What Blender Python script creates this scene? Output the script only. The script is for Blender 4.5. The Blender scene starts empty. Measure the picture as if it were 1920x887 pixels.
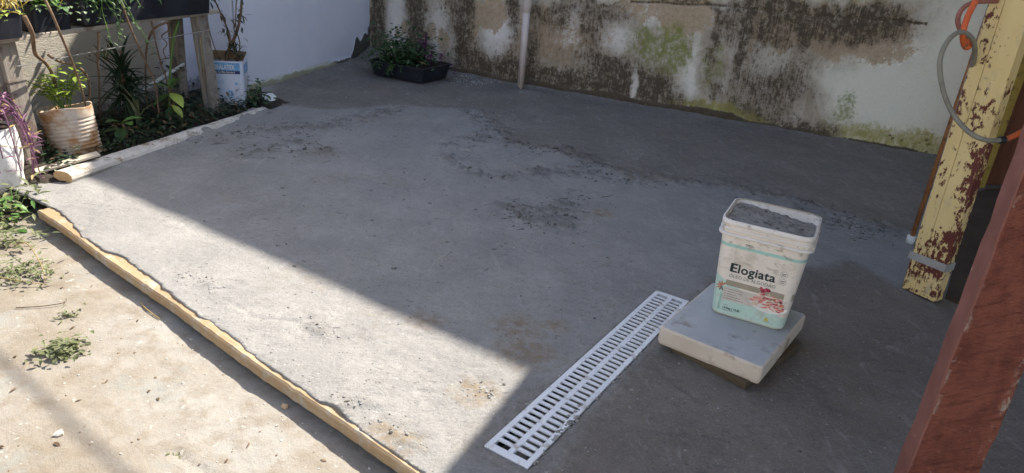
import bpy, math, random
import numpy as np
from mathutils import Vector, Matrix

# ------------------------------------------------------------------ camera, sky, sun, exposure
scn = bpy.context.scene
COL = scn.collection
F_PX, CX, CY, CAM_H = 1300.0, 960.0, 443.5, 1.2
_d = np.array([690.0 - CX, 3500.0 - CY, F_PX]); _d /= np.linalg.norm(_d)
_up = -_d
_fw = np.array([0, 0, 1.0]) - _up * _up[2]; _fw /= np.linalg.norm(_fw)
_rt = np.cross(_fw, _up)
if _rt[0] < 0: _rt = -_rt
RC = np.stack([_rt, _fw, _up])
cam = bpy.data.objects.new('camera', bpy.data.cameras.new('camera'))
COL.objects.link(cam)
cam.data.sensor_width = 36.0
cam.data.lens = 36.0 * F_PX / 1920.0
cam.data.clip_start = 0.05
cam.data.clip_end = 300.0
cm = Matrix.Identity(4)
for r in range(3):
    cm[r][0] = RC[r, 0]; cm[r][1] = -RC[r, 1]; cm[r][2] = -RC[r, 2]
cm[2][3] = CAM_H
cam.matrix_world = cm
scn.camera = cam

SUN_AZ, SUN_EL = 55.0, 47.0           # degrees; azimuth from +X towards +Y, direction TO the sun
world = bpy.data.worlds.new('World'); scn.world = world; world.use_nodes = True
wn, wl = world.node_tree.nodes, world.node_tree.links
sky = wn.new('ShaderNodeTexSky'); sky.sky_type = 'NISHITA'; sky.sun_disc = False
sky.sun_elevation = math.radians(SUN_EL); sky.sun_rotation = math.radians(90.0 - SUN_AZ)
sky.dust_density = 2.0; sky.air_density = 1.0; sky.ozone_density = 1.0
hs = wn.new('ShaderNodeHueSaturation'); hs.inputs['Saturation'].default_value = 0.98
wl.new(sky.outputs[0], hs.inputs['Color'])
wl.new(hs.outputs[0], wn['Background'].inputs[0])
wn['Background'].inputs[1].default_value = 0.15
sun = bpy.data.objects.new('sun', bpy.data.lights.new('sun', 'SUN')); COL.objects.link(sun)
sun.data.energy = 4.8; sun.data.angle = math.radians(0.55); sun.data.color = (1.0, 0.94, 0.84)
S = Vector((math.cos(math.radians(SUN_EL)) * math.cos(math.radians(SUN_AZ)),
            math.cos(math.radians(SUN_EL)) * math.sin(math.radians(SUN_AZ)), math.sin(math.radians(SUN_EL))))
sun.rotation_euler = S.to_track_quat('Z', 'Y').to_euler()
sun.location = S * 20
scn.view_settings.view_transform = 'Standard'
scn.view_settings.look = 'None'
scn.view_settings.gamma = 1.0
scn.view_settings.exposure = 1.22
COT = 1.0 / math.tan(math.radians(SUN_EL))
SH = np.array([S.x, S.y]) / math.hypot(S.x, S.y)

# ------------------------------------------------------------------ measured places (photo measurements turned into metres)
def ray(p):
    return RC @ np.array([(p[0] - CX) / F_PX, (p[1] - CY) / F_PX, 1.0])
def G(px, py, z=0.0):                 # point at height z
    r = ray((px, py)); t = (z - CAM_H) / r[2]; return np.array([r[0] * t, r[1] * t, z])
def AY(px, py, y):                    # point at forward distance y
    r = ray((px, py)); t = y / r[1]; return np.array([r[0] * t, y, CAM_H + r[2] * t])
WA = np.array([0.098, 6.322]); WB = np.array([3.032, 4.986])
WD = (WB - WA) / np.linalg.norm(WB - WA); WN = np.array([-WD[1], WD[0]])   # along the back wall, and away from us
def WUV(px, py):                      # point on the back wall: (distance along, height)
    r = ray((px, py)); t = (WA @ WN) / (r[:2] @ WN); q = r[:2] * t
    return float((q - WA) @ WD), float(CAM_H + r[2] * t)
U_CORNER = -1.86
CORNER = WA + WD * U_CORNER
LEND = np.array([-2.045, 4.93])
LD = (CORNER - LEND) / np.linalg.norm(CORNER - LEND); LN = np.array([-LD[1], LD[0]])   # along left wall, and away (left)

# ------------------------------------------------------------------ helpers
RNG = random.Random(7)
def vnoise(x, y, seed=0):
    xi = np.floor(x).astype(np.int64); yi = np.floor(y).astype(np.int64)
    xf = x - xi; yf = y - yi
    u = xf * xf * (3 - 2 * xf); v = yf * yf * (3 - 2 * yf)
    def h(a, b):
        n = (a * 374761393 + b * 668265263 + seed * 1442695041) & 0xFFFFFFFF
        n = ((n ^ (n >> 13)) * 1274126177) & 0xFFFFFFFF
        n = n ^ (n >> 16)
        return (n & 0xFFFF) / 65535.0
    a, b, c, d = h(xi, yi), h(xi + 1, yi), h(xi, yi + 1), h(xi + 1, yi + 1)
    return (a + (b - a) * u) * (1 - v) + (c + (d - c) * u) * v
def fbm(x, y, sc, oct=4, seed=0, gain=0.5):
    s = np.zeros_like(x, dtype=float); a = 1.0; t = 0.0; k = sc
    for i in range(oct):
        s += a * vnoise(x * k + 17.3 * i, y * k - 9.1 * i, seed + i); t += a; a *= gain; k *= 2.07
    return s / t
def sstep(a, b, x):
    t = np.clip((x - a) / (b - a), 0, 1); return t * t * (3 - 2 * t)
def poly_sd(X, Y, pts):               # signed distance, positive inside
    pts = np.asarray(pts, float); best = np.full(X.shape, 1e9); ins = np.zeros(X.shape, bool)
    for i in range(len(pts)):
        a = pts[i]; b = pts[(i + 1) % len(pts)]; e = b - a
        t = np.clip(((X - a[0]) * e[0] + (Y - a[1]) * e[1]) / (e @ e + 1e-12), 0, 1)
        best = np.minimum(best, np.hypot(X - a[0] - t * e[0], Y - a[1] - t * e[1]))
        c = (a[1] > Y) != (b[1] > Y)
        ins ^= c & (X < (b[0] - a[0]) * (Y - a[1]) / (b[1] - a[1] + 1e-12) + a[0])
    return np.where(ins, best, -best)
def line_d(X, Y, pts):
    pts = np.asarray(pts, float); best = np.full(X.shape, 1e9)
    for a, b in zip(pts[:-1], pts[1:]):
        e = b - a
        t = np.clip(((X - a[0]) * e[0] + (Y - a[1]) * e[1]) / (e @ e + 1e-12), 0, 1)
        best = np.minimum(best, np.hypot(X - a[0] - t * e[0], Y - a[1] - t * e[1]))
    return best

class MB:                             # collects geometry, builds ONE mesh object
    def __init__(s): s.v = []; s.f = []; s.m = []; s.cur = 0
    def quad(s, *ps):
        n = len(s.v); s.v += [tuple(p) for p in ps]; s.f.append(tuple(range(n, n + len(ps)))); s.m.append(s.cur)
    def box(s, c, size, M=None, taper=1.0):
        n = len(s.v)
        for z in (-.5, .5):
            k = 1.0 if z < 0 else taper
            for x, y in ((-.5, -.5), (.5, -.5), (.5, .5), (-.5, .5)):
                p = Vector((x * size[0] * k, y * size[1] * k, z * size[2]))
                if M is not None: p = M @ p
                s.v.append((p.x + c[0], p.y + c[1], p.z + c[2]))
        for q in ((0, 3, 2, 1), (4, 5, 6, 7), (0, 1, 5, 4), (1, 2, 6, 5), (2, 3, 7, 6), (3, 0, 4, 7)):
            s.f.append(tuple(n + i for i in q)); s.m.append(s.cur)
    def tube(s, path, rad, seg=8, cap=True):
        path = [Vector(p) for p in path]
        if not hasattr(rad, '__len__'): rad = [rad] * len(path)
        n0 = len(s.v); ref = None
        for i, p in enumerate(path):
            t = (path[min(i + 1, len(path) - 1)] - path[max(i - 1, 0)]).normalized()
            if ref is None:
                ref = t.orthogonal().normalized()
            ref = (ref - t * ref.dot(t)).normalized(); b = t.cross(ref)
            for k in range(seg):
                a = 2 * math.pi * k / seg
                q = p + (ref * math.cos(a) + b * math.sin(a)) * rad[i]
                s.v.append((q.x, q.y, q.z))
        for i in range(len(path) - 1):
            for k in range(seg):
                s.f.append((n0 + i * seg + k, n0 + i * seg + (k + 1) % seg, n0 + (i + 1) * seg + (k + 1) % seg, n0 + (i + 1) * seg + k)); s.m.append(s.cur)
        if cap:
            s.f.append(tuple(n0 + k for k in reversed(range(seg)))); s.m.append(s.cur)
            e = n0 + (len(path) - 1) * seg
            s.f.append(tuple(e + k for k in range(seg))); s.m.append(s.cur)
    def rings(s, rings, close=True, cap0=True, cap1=True):
        n0 = len(s.v); k = len(rings[0])
        for r in rings: s.v += [tuple(p) for p in r]
        for i in range(len(rings) - 1):
            for j in range(k):
                s.f.append((n0 + i * k + j, n0 + i * k + (j + 1) % k, n0 + (i + 1) * k + (j + 1) % k, n0 + (i + 1) * k + j)); s.m.append(s.cur)
        if cap0: s.f.append(tuple(n0 + j for j in reversed(range(k)))); s.m.append(s.cur)
        if cap1: s.f.append(tuple(n0 + (len(rings) - 1) * k + j for j in range(k))); s.m.append(s.cur)
    def leaf(s, base, d, up, L, W, droop=0.3, nseg=3, fold=0.25, prof=(0.0, 0.75, 1.0, 0.62, 0.0), side=None):
        d = Vector(d).normalized(); up = Vector(up)
        sd = d.cross(up)
        if sd.length < 1e-4: sd = d.orthogonal()
        sd.normalize(); nrm = sd.cross(d).normalized()
        n = len(s.v); p = Vector(base); ns = len(prof) - 1
        for i in range(ns + 1):
            w = prof[i] * W * .5
            f = nrm * (fold * w)
            s.v.append(tuple(p - sd * w + f)); s.v.append(tuple(p)); s.v.append(tuple(p + sd * w + f))
            ang = droop / ns
            d2 = (d * math.cos(ang) - nrm * math.sin(ang)).normalized(); nrm = (nrm * math.cos(ang) + d * math.sin(ang)).normalized(); d = d2
            p = p + d * (L / ns)
        for i in range(ns):
            a = n + i * 3
            s.f.append((a, a + 1, a + 4, a + 3)); s.f.append((a + 1, a + 2, a + 5, a + 4)); s.m += [s.cur, s.cur]
    def lump(s, c, r, rng, flat=0.6):
        n = len(s.v); ph = (1 + 5 ** .5) / 2
        vs = [(-1, ph, 0), (1, ph, 0), (-1, -ph, 0), (1, -ph, 0), (0, -1, ph), (0, 1, ph), (0, -1, -ph), (0, 1, -ph), (ph, 0, -1), (ph, 0, 1), (-ph, 0, -1), (-ph, 0, 1)]
        fs = [(0, 11, 5), (0, 5, 1), (0, 1, 7), (0, 7, 10), (0, 10, 11), (1, 5, 9), (5, 11, 4), (11, 10, 2), (10, 7, 6), (7, 1, 8), (3, 9, 4), (3, 4, 2), (3, 2, 6), (3, 6, 8), (3, 8, 9), (4, 9, 5), (2, 4, 11), (6, 2, 10), (8, 6, 7), (9, 8, 1)]
        a = rng.uniform(0, 6.28); ca, sa = math.cos(a), math.sin(a); ex = rng.uniform(.7, 1.5)
        for x, y, z in vs:
            k = r / 1.9 * rng.uniform(.7, 1.25); x *= ex
            s.v.append((c[0] + (x * ca - y * sa) * k, c[1] + (x * sa + y * ca) * k, c[2] + z * k * flat))
        for f in fs: s.f.append(tuple(n + i for i in f)); s.m.append(s.cur)
    def mesh(s, name, mats, smooth=False):
        me = bpy.data.meshes.new(name); me.from_pydata(s.v, [], s.f)
        mats = mats if isinstance(mats, (list, tuple)) else [mats]
        for m in mats: me.materials.append(m)
        if len(mats) > 1: me.polygons.foreach_set('material_index', s.m)
        if smooth: me.polygons.foreach_set('use_smooth', [True] * len(s.f))
        me.update(); return me
    def build(s, name, mats, parent=None, smooth=False, bevel=0, segs=2):
        o = bpy.data.objects.new(name, s.mesh(name, mats, smooth)); COL.objects.link(o)
        if parent is not None: o.parent = parent
        if bevel:
            b = o.modifiers.new('bevel', 'BEVEL'); b.width = bevel; b.segments = segs; b.limit_method = 'ANGLE'
        return o
def tag(o, label=None, cat=None, group=None, kind=None):
    if label: o['label'] = label
    if cat: o['category'] = cat
    if group: o['group'] = group
    if kind: o['kind'] = kind
    return o
def empty(name, loc, label, cat, group=None, rz=0.0):
    o = bpy.data.objects.new(name, None); COL.objects.link(o); o.location = loc; o.rotation_euler[2] = rz
    o.empty_display_size = 0.05
    return tag(o, label, cat, group)
def put(name, mesh, parent, loc=(0, 0, 0), rot=(0, 0, 0)):
    o = bpy.data.objects.new(name, mesh); COL.objects.link(o); o.parent = parent; o.location = loc; o.rotation_euler = rot
    return o
def grid_mesh(name, P, keep, mats, attrs=None):
    """P: (ny,nx,3) array; keep: (ny,nx) bool per vertex; a quad is kept when all four corners are kept."""
    ny, nx = P.shape[:2]
    idx = np.arange(ny * nx).reshape(ny, nx)
    q = np.stack([idx[:-1, :-1], idx[:-1, 1:], idx[1:, 1:], idx[1:, :-1]], -1)
    if keep is not None:
        k = keep[:-1, :-1] & keep[:-1, 1:] & keep[1:, 1:] & keep[1:, :-1]
        q = q[k]
    q = q.reshape(-1, 4)
    used = np.zeros(ny * nx, bool); used[q.ravel()] = True
    remap = np.cumsum(used) - 1
    q = remap[q]; V = P.reshape(-1, 3)[used]
    me = bpy.data.meshes.new(name)
    me.vertices.add(len(V)); me.vertices.foreach_set('co', V.astype(np.float32).ravel())
    me.loops.add(len(q) * 4); me.loops.foreach_set('vertex_index', q.astype(np.int32).ravel())
    me.polygons.add(len(q)); me.polygons.foreach_set('loop_start', np.arange(0, len(q) * 4, 4, dtype=np.int32))
    me.polygons.foreach_set('use_smooth', np.ones(len(q), bool))
    for m in mats: me.materials.append(m)
    for an, arr in (attrs or {}).items():
        a = me.color_attributes.new(an, 'FLOAT_COLOR', 'POINT')
        c = np.ones((len(V), 4), np.float32); c[:, :arr.shape[-1]] = arr.reshape(-1, arr.shape[-1])[used]
        a.data.foreach_set('color', c.ravel())
    me.update(calc_edges=True); me.validate()
    o = bpy.data.objects.new(name, me); COL.objects.link(o); return o

# ------------------------------------------------------------------ material helpers
class NT:
    def __init__(s, name):
        s.mat = bpy.data.materials.new(name); s.mat.use_nodes = True
        s.t = s.mat.node_tree; s.n = s.t.nodes; s.b = s.n['Principled BSDF']
        s.tc = s.n.new('ShaderNodeTexCoord').outputs['Object']
    def link(s, a, b): s.t.links.new(a, b)
    def noise(s, scale, detail=4, rough=.55, vec=None, dist=0.0, stretch=None):
        v = vec or s.tc
        if stretch:
            mp = s.n.new('ShaderNodeMapping'); mp.inputs['Scale'].default_value = stretch; s.link(v, mp.inputs[0]); v = mp.outputs[0]
        n = s.n.new('ShaderNodeTexNoise'); n.inputs['Scale'].default_value = scale; n.inputs['Detail'].default_value = detail
        n.inputs['Roughness'].default_value = rough; n.inputs['Distortion'].default_value = dist
        s.link(v, n.inputs['Vector']); return n.outputs['Fac']
    def ramp(s, x, stops):
        r = s.n.new('ShaderNodeValToRGB'); e = r.color_ramp.elements
        while len(e) < len(stops): e.new(0.5)
        for k, (p, c) in zip(e, stops):
            k.position = p; k.color = (*c, 1) if len(c) == 3 else c
        s.link(x, r.inputs[0]); return r.outputs[0]
    def range(s, x, a, b, c=0.0, d=1.0):
        m = s.n.new('ShaderNodeMapRange'); m.clamp = True
        for i, v in zip((1, 2, 3, 4), (a, b, c, d)): m.inputs[i].default_value = v
        s.link(x, m.inputs[0]); return m.outputs[0]
    def math(s, op, a, b=0.0):
        m = s.n.new('ShaderNodeMath'); m.operation = op
        for i, v in enumerate((a, b)):
            if isinstance(v, (int, float)): m.inputs[i].default_value = v
            else: s.link(v, m.inputs[i])
        return m.outputs[0]
    def mix(s, fac, a, b, mode='MIX'):
        m = s.n.new('ShaderNodeMix'); m.data_type = 'RGBA'; m.blend_type = mode
        for i, v in ((0, fac), (6, a), (7, b)):
            if isinstance(v, (int, float)): m.inputs[i].default_value = v
            elif isinstance(v, tuple): m.inputs[i].default_value = (*v, 1)
            else: s.link(v, m.inputs[i])
        return m.outputs[2]
    def attr(s, name):
        a = s.n.new('ShaderNodeAttribute'); a.attribute_name = name
        sp = s.n.new('ShaderNodeSeparateColor'); s.link(a.outputs['Color'], sp.inputs[0]); return sp.outputs
    def xyz(s):
        sp = s.n.new('ShaderNodeSeparateXYZ'); s.link(s.tc, sp.inputs[0]); return sp.outputs
    def color(s, c):
        if isinstance(c, tuple): s.b.inputs['Base Color'].default_value = (*c, 1)
        else: s.link(c, s.b.inputs['Base Color'])
    def rough(s, r, spec=None):
        if isinstance(r, (int, float)): s.b.inputs['Roughness'].default_value = r
        else: s.link(r, s.b.inputs['Roughness'])
        if spec is not None: s.b.inputs['Specular IOR Level'].default_value = spec
    def bump(s, h, strength=.4, dist=.01):
        b = s.n.new('ShaderNodeBump'); b.inputs['Strength'].default_value = strength; b.inputs['Distance'].default_value = dist
        s.link(h, b.inputs['Height']); s.link(b.outputs[0], s.b.inputs['Normal'])
def mottled(name, c1, c2, scale=8, c3=None, s3=30, t3=(.55, .65), rough=.8, bump=.25, bscale=60, bdist=.004, stretch=None, spec=.3):
    m = NT(name)
    col = m.ramp(m.noise(scale, 5, .6, stretch=stretch), [(.32, c1), (.68, c2)])
    if c3: col = m.mix(m.range(m.noise(s3, 5, .65, stretch=stretch), *t3), col, c3)
    m.color(col); m.rough(rough, spec)
    if bump: m.bump(m.noise(bscale, 4, .6, stretch=stretch), bump, bdist)
    return m.mat
def plain(name, c, rough=.6, spec=.3, metal=0.0):
    m = NT(name); n = m.noise(25, 3)
    m.color(m.mix(m.range(n, .3, .7), tuple(x * .82 for x in c), tuple(min(1, x * 1.12) for x in c))); m.rough(rough, spec)
    m.b.inputs['Metallic'].default_value = metal
    return m.mat
def leafmat(name, c1, c2, scale=14, trans=.25):
    m = NT(name)
    g = m.n.new('ShaderNodeNewGeometry')
    rp = m.range(g.outputs['Random Per Island'], 0, 1)
    col = m.mix(rp, c1, c2)
    col = m.mix(m.range(m.noise(scale, 2), .35, .75, 0, .45), col, tuple(x * .55 for x in c1))
    m.color(col); m.rough(.5, .35)
    tr = m.n.new('ShaderNodeBsdfTranslucent'); m.link(col, tr.inputs[0])
    mx = m.n.new('ShaderNodeMixShader'); mx.inputs[0].default_value = trans
    m.link(m.b.outputs[0], mx.inputs[1]); m.link(tr.outputs[0], mx.inputs[2])
    m.link(mx.outputs[0], m.n['Material Output'].inputs[0])
    return m.mat
MAT = {}
#@@STRUCT

# ------------------------------------------------------------------ the floor of mortar
BA = G(70, 392)[:2]; BB = G(717, 842)[:2]
BD = (BB - BA) / np.linalg.norm(BB - BA); BN = np.array([-BD[1], BD[0]])       # BN points into the slab
CU0 = G(128, 338)[:2]; CU1 = G(492, 209)[:2]
CD = (CU1 - CU0) / np.linalg.norm(CU1 - CU0); CN = np.array([CD[1], -CD[0]])   # CN points right, into the slab
GR = [G(925, 843)[:2], G(995, 885)[:2], G(1284, 565)[:2], G(1222, 541)[:2]]
GC = sum(GR) / 4; GA = math.radians(58.6); GL, GW = 1.155, 0.134
GD = np.array([math.cos(GA), math.sin(GA)]); GN = np.array([-GD[1], GD[0]])
PIPE = G(976, 166)[:2]

def px_poly(pts, z=0.0): return [G(a, b, z)[:2] for a, b in pts]
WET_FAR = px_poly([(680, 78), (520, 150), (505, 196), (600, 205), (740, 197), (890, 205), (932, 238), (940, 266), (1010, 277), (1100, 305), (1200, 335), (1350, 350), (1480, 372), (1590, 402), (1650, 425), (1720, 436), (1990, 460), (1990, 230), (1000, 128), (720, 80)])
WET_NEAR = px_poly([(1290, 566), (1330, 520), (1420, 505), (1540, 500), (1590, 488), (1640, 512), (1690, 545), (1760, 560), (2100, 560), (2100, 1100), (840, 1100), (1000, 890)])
ROUGH = [px_poly(p) for p in ([(400, 262), (500, 240), (620, 238), (740, 205)], [(450, 290), (560, 270), (600, 282)], [(850, 275), (930, 250), (1000, 282), (1060, 282), (1110, 305), (1160, 325)], [(860, 300), (920, 330), (1040, 320), (1150, 330), (1250, 338), (1400, 350), (1500, 378)], [(960, 390), (1040, 420), (1080, 370)], [(1510, 395), (1600, 425), (1660, 430)], [(880, 205), (935, 245)])]
SUNROUGH = [px_poly(p) for p in ([(350, 510), (400, 535), (440, 530)], [(640, 745), (680, 770), (720, 800), (780, 830)], [(880, 720), (920, 740)], [(560, 590), (640, 640)])]
def slab_height(X, Y, light=False):
    z = .010 * (fbm(X, Y, 1.1, 3, 3) - .5) + .008 * (fbm(X, Y, 5.0, 4, 5) - .5) + .0042 * (fbm(X, Y, 26.0, 4, 9) - .5)
    # trowel ridges
    z += .0011 * np.sin((X * 38 + Y * 17 + 5 * fbm(X, Y, 2.2, 3, 21)) * 1.0) * sstep(.5, .7, fbm(X, Y, 1.6, 3, 22))
    for px, py, r0, k in ((560, 420, .42, 1.0), (820, 470, .36, 1.0), (700, 620, .40, .8), (1150, 420, .34, 1.0), (450, 470, .30, .8), (1250, 700, .33, .8), (1500, 780, .36, .8), (950, 230, .5, .8)):
        g = G(px, py); rr = np.hypot(X - g[0], Y - g[1]) + .02 * (fbm(X, Y, 5, 2, 23) - .5); th = np.arctan2(Y - g[1], X - g[0])
        z = z + k * .0022 * np.exp(-((rr - r0) / .008) ** 2) * sstep(.2, .6, np.sin(th * 1.0 + px)) + k * .0014 * np.exp(-((rr - r0 * .8) / .006) ** 2) * sstep(.4, .8, np.sin(th + px * 1.7))
    for pts in ([(620, 330), (700, 352), (800, 350)], [(1190, 640), (1240, 700), (1330, 760)], [(420, 560), (470, 590), (560, 600)], [(165, 455), (150, 430), (172, 408)], [(1000, 470), (1080, 500), (1180, 495)]):
        ck = line_d(X + .03 * (fbm(X, Y, 9, 3, 24) - .5), Y + .03 * (fbm(X, Y, 9, 3, 25) - .5), [G(a, b)[:2] for a, b in pts]); z = z - .006 * (1 - sstep(.001, .008, ck))
    rg = np.zeros_like(X)
    for p in ROUGH: rg = np.maximum(rg, 1 - sstep(.02, .20, line_d(X, Y, p)))
    for p in SUNROUGH: rg = np.maximum(rg, .45 * (1 - sstep(.01, .09, line_d(X, Y, p))))
    n = fbm(X, Y, 19.0, 4, 31, .6)
    crumb = sstep(.50, .72, n + .22 * (fbm(X, Y, 4, 2, 35) - .5)) * rg
    z += .017 * crumb - .005 * rg * sstep(.5, .3, n)
    pit = sstep(.64, .76, fbm(X, Y, 34, 3, 44)) * sstep(.38, .6, fbm(X, Y, 1.7, 2, 45))
    z -= .004 * pit
    dB = -((X - WA[0]) * WN[0] + (Y - WA[1]) * WN[1])
    dL = -((X - LEND[0]) * LN[0] + (Y - LEND[1]) * LN[1])
    z += .030 * np.exp(-np.maximum(dB, 0) / .05) * (.5 + fbm(X, Y, 6, 3, 61))
    sK = (X - CU0[0]) * CN[0] + (Y - CU0[1]) * CN[1]; aK = (X - CU0[0]) * CD[0] + (Y - CU0[1]) * CD[1]
    z += .030 * np.exp(-np.maximum(sK - .02, 0) / .028) * sstep(.10, .35, aK) * sstep(CU1[1] + .1, CU1[1] - .05, Y) * (.25 + 1.2 * fbm(X, Y, 8, 3, 64))
    far = sstep(4.9, 5.3, Y)
    z += far * .05 * np.exp(-np.maximum(dL, 0) / .09) * (.4 + fbm(X, Y, 5, 3, 62))
    z += .05 * np.exp(-(np.hypot(X - CORNER[0] - .02, Y - CORNER[1] + .02) / .35) ** 2)
    hx, hy = G(1000, 176)[:2]
    z += .035 * np.exp(-(np.hypot((X - hx) * .8, Y - hy) / .12) ** 2) * (.7 + .5 * fbm(X, Y, 14, 3, 63))
    # flat round the drain grate, pad and post
    a = (X - GC[0]) * GD[0] + (Y - GC[1]) * GD[1]; b = (X - GC[0]) * GN[0] + (Y - GC[1]) * GN[1]
    dg = np.maximum(np.abs(a) - GL / 2, np.abs(b) - GW / 2)
    z = np.where(dg < .12, z * sstep(.0, .12, dg) , z)
    z = np.where(dg < .05, z - .002 + .004 * (fbm(X, Y, 22, 3, 66) - .4) * sstep(.002, .012, dg), z)
    return z, rg, crumb, dg
def height_at(x, y):
    return float(slab_height(np.array([x]), np.array([y]))[0][0])

def slab_material():
    m = NT('mortar'); A = m.attr('mortar_mask'); wet, crumb, dirt = A[0], A[1], A[2]
    n1 = m.noise(3.2, 6, .62); n2 = m.noise(28, 5, .7); n3 = m.noise(230, 3, .7)
    dry = m.ramp(n1, [(.28, (.220, .213, .202)), (.5, (.268, .257, .240)), (.74, (.322, .307, .282))])
    dry = m.mix(m.range(n2, .45, .75, 0, .5), dry, (.188, .184, .176))
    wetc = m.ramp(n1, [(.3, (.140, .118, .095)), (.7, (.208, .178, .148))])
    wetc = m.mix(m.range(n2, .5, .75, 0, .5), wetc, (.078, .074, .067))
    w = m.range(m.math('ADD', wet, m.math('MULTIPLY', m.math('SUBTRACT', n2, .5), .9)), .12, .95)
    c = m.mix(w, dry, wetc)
    c = m.mix(m.range(m.noise(9, 6, .75), .56, .70, 0, .32), c, (.17, .155, .135))
    c = m.mix(m.range(m.noise(16, 5, .7, stretch=(.35, 1.6, 1), dist=.8), .56, .68, 0, .30), c, (.20, .19, .175))
    c = m.mix(m.range(m.noise(13, 5, .7, stretch=(1.5, .4, 1), dist=.8), .57, .69, 0, .30), c, (.42, .405, .375))
    c = m.mix(m.range(m.noise(110, 4, .75), .5, .72, 0, .5), c, (.125, .118, .108))
    c = m.mix(m.range(m.noise(120, 4, .75, stretch=(1, 1.3, 1)), .30, .46, .35, 0), c, (.46, .455, .44))
    fl = m.math('MULTIPLY', m.range(m.noise(52, 5, .72, stretch=(.55, 1.5, 1), dist=.5), .58, .64), m.range(m.noise(2.3, 4, .65), .44, .60))
    c = m.mix(m.math('MULTIPLY', fl, .72), c, (.085, .080, .074))
    c = m.mix(m.range(crumb, .1, .8, 0, .42), c, (.085, .078, .068))
    c = m.mix(m.range(m.math('MULTIPLY', dirt, m.range(n2, .35, .65)), .1, .7, 0, .75), c, (.22, .165, .105))
    c = m.mix(m.range(n3, .62, .74, 0, .28), c, (.10, .095, .085))
    c = m.mix(m.range(m.noise(75, 2, .5), .70, .76, 0, .7), c, (.07, .062, .052))
    c = m.mix(m.range(m.noise(48, 2, .5), .72, .76, 0, .55), c, (.50, .47, .42))
    m.color(c); m.rough(m.range(w, 0, 1, .92, .78), .25)
    h = m.math('ADD', m.math('MULTIPLY', n3, .35), m.math('ADD', n2, m.math('MULTIPLY', m.noise(90, 4, .7), .6)))
    m.bump(h, .75, .007)
    return m.mat
MAT['mortar'] = slab_material()

def slab_marks(X, Y, rg, dg):
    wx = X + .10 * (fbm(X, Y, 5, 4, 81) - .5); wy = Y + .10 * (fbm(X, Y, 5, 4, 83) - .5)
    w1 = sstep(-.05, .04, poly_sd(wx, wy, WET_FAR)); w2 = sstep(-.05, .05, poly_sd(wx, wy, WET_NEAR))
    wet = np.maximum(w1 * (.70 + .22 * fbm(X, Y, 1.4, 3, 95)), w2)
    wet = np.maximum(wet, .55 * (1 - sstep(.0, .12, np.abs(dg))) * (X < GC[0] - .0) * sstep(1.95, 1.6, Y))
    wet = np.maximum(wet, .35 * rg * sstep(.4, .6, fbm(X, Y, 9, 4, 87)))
    dirt = np.zeros_like(X)
    for a, b, r in ((890, 735, .12), (800, 600, .10), (970, 610, .14), (985, 660, .16), (1045, 610, .08), (720, 830, .15), (1130, 400, .10)):
        g = G(a, b); dirt = np.maximum(dirt, 1 - sstep(.2 * r, r, np.hypot(X - g[0], Y - g[1])))
    dirt = np.maximum(dirt, .35 * sstep(.56, .72, fbm(X, Y, 2.6, 4, 91)))
    return wet, dirt
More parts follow.
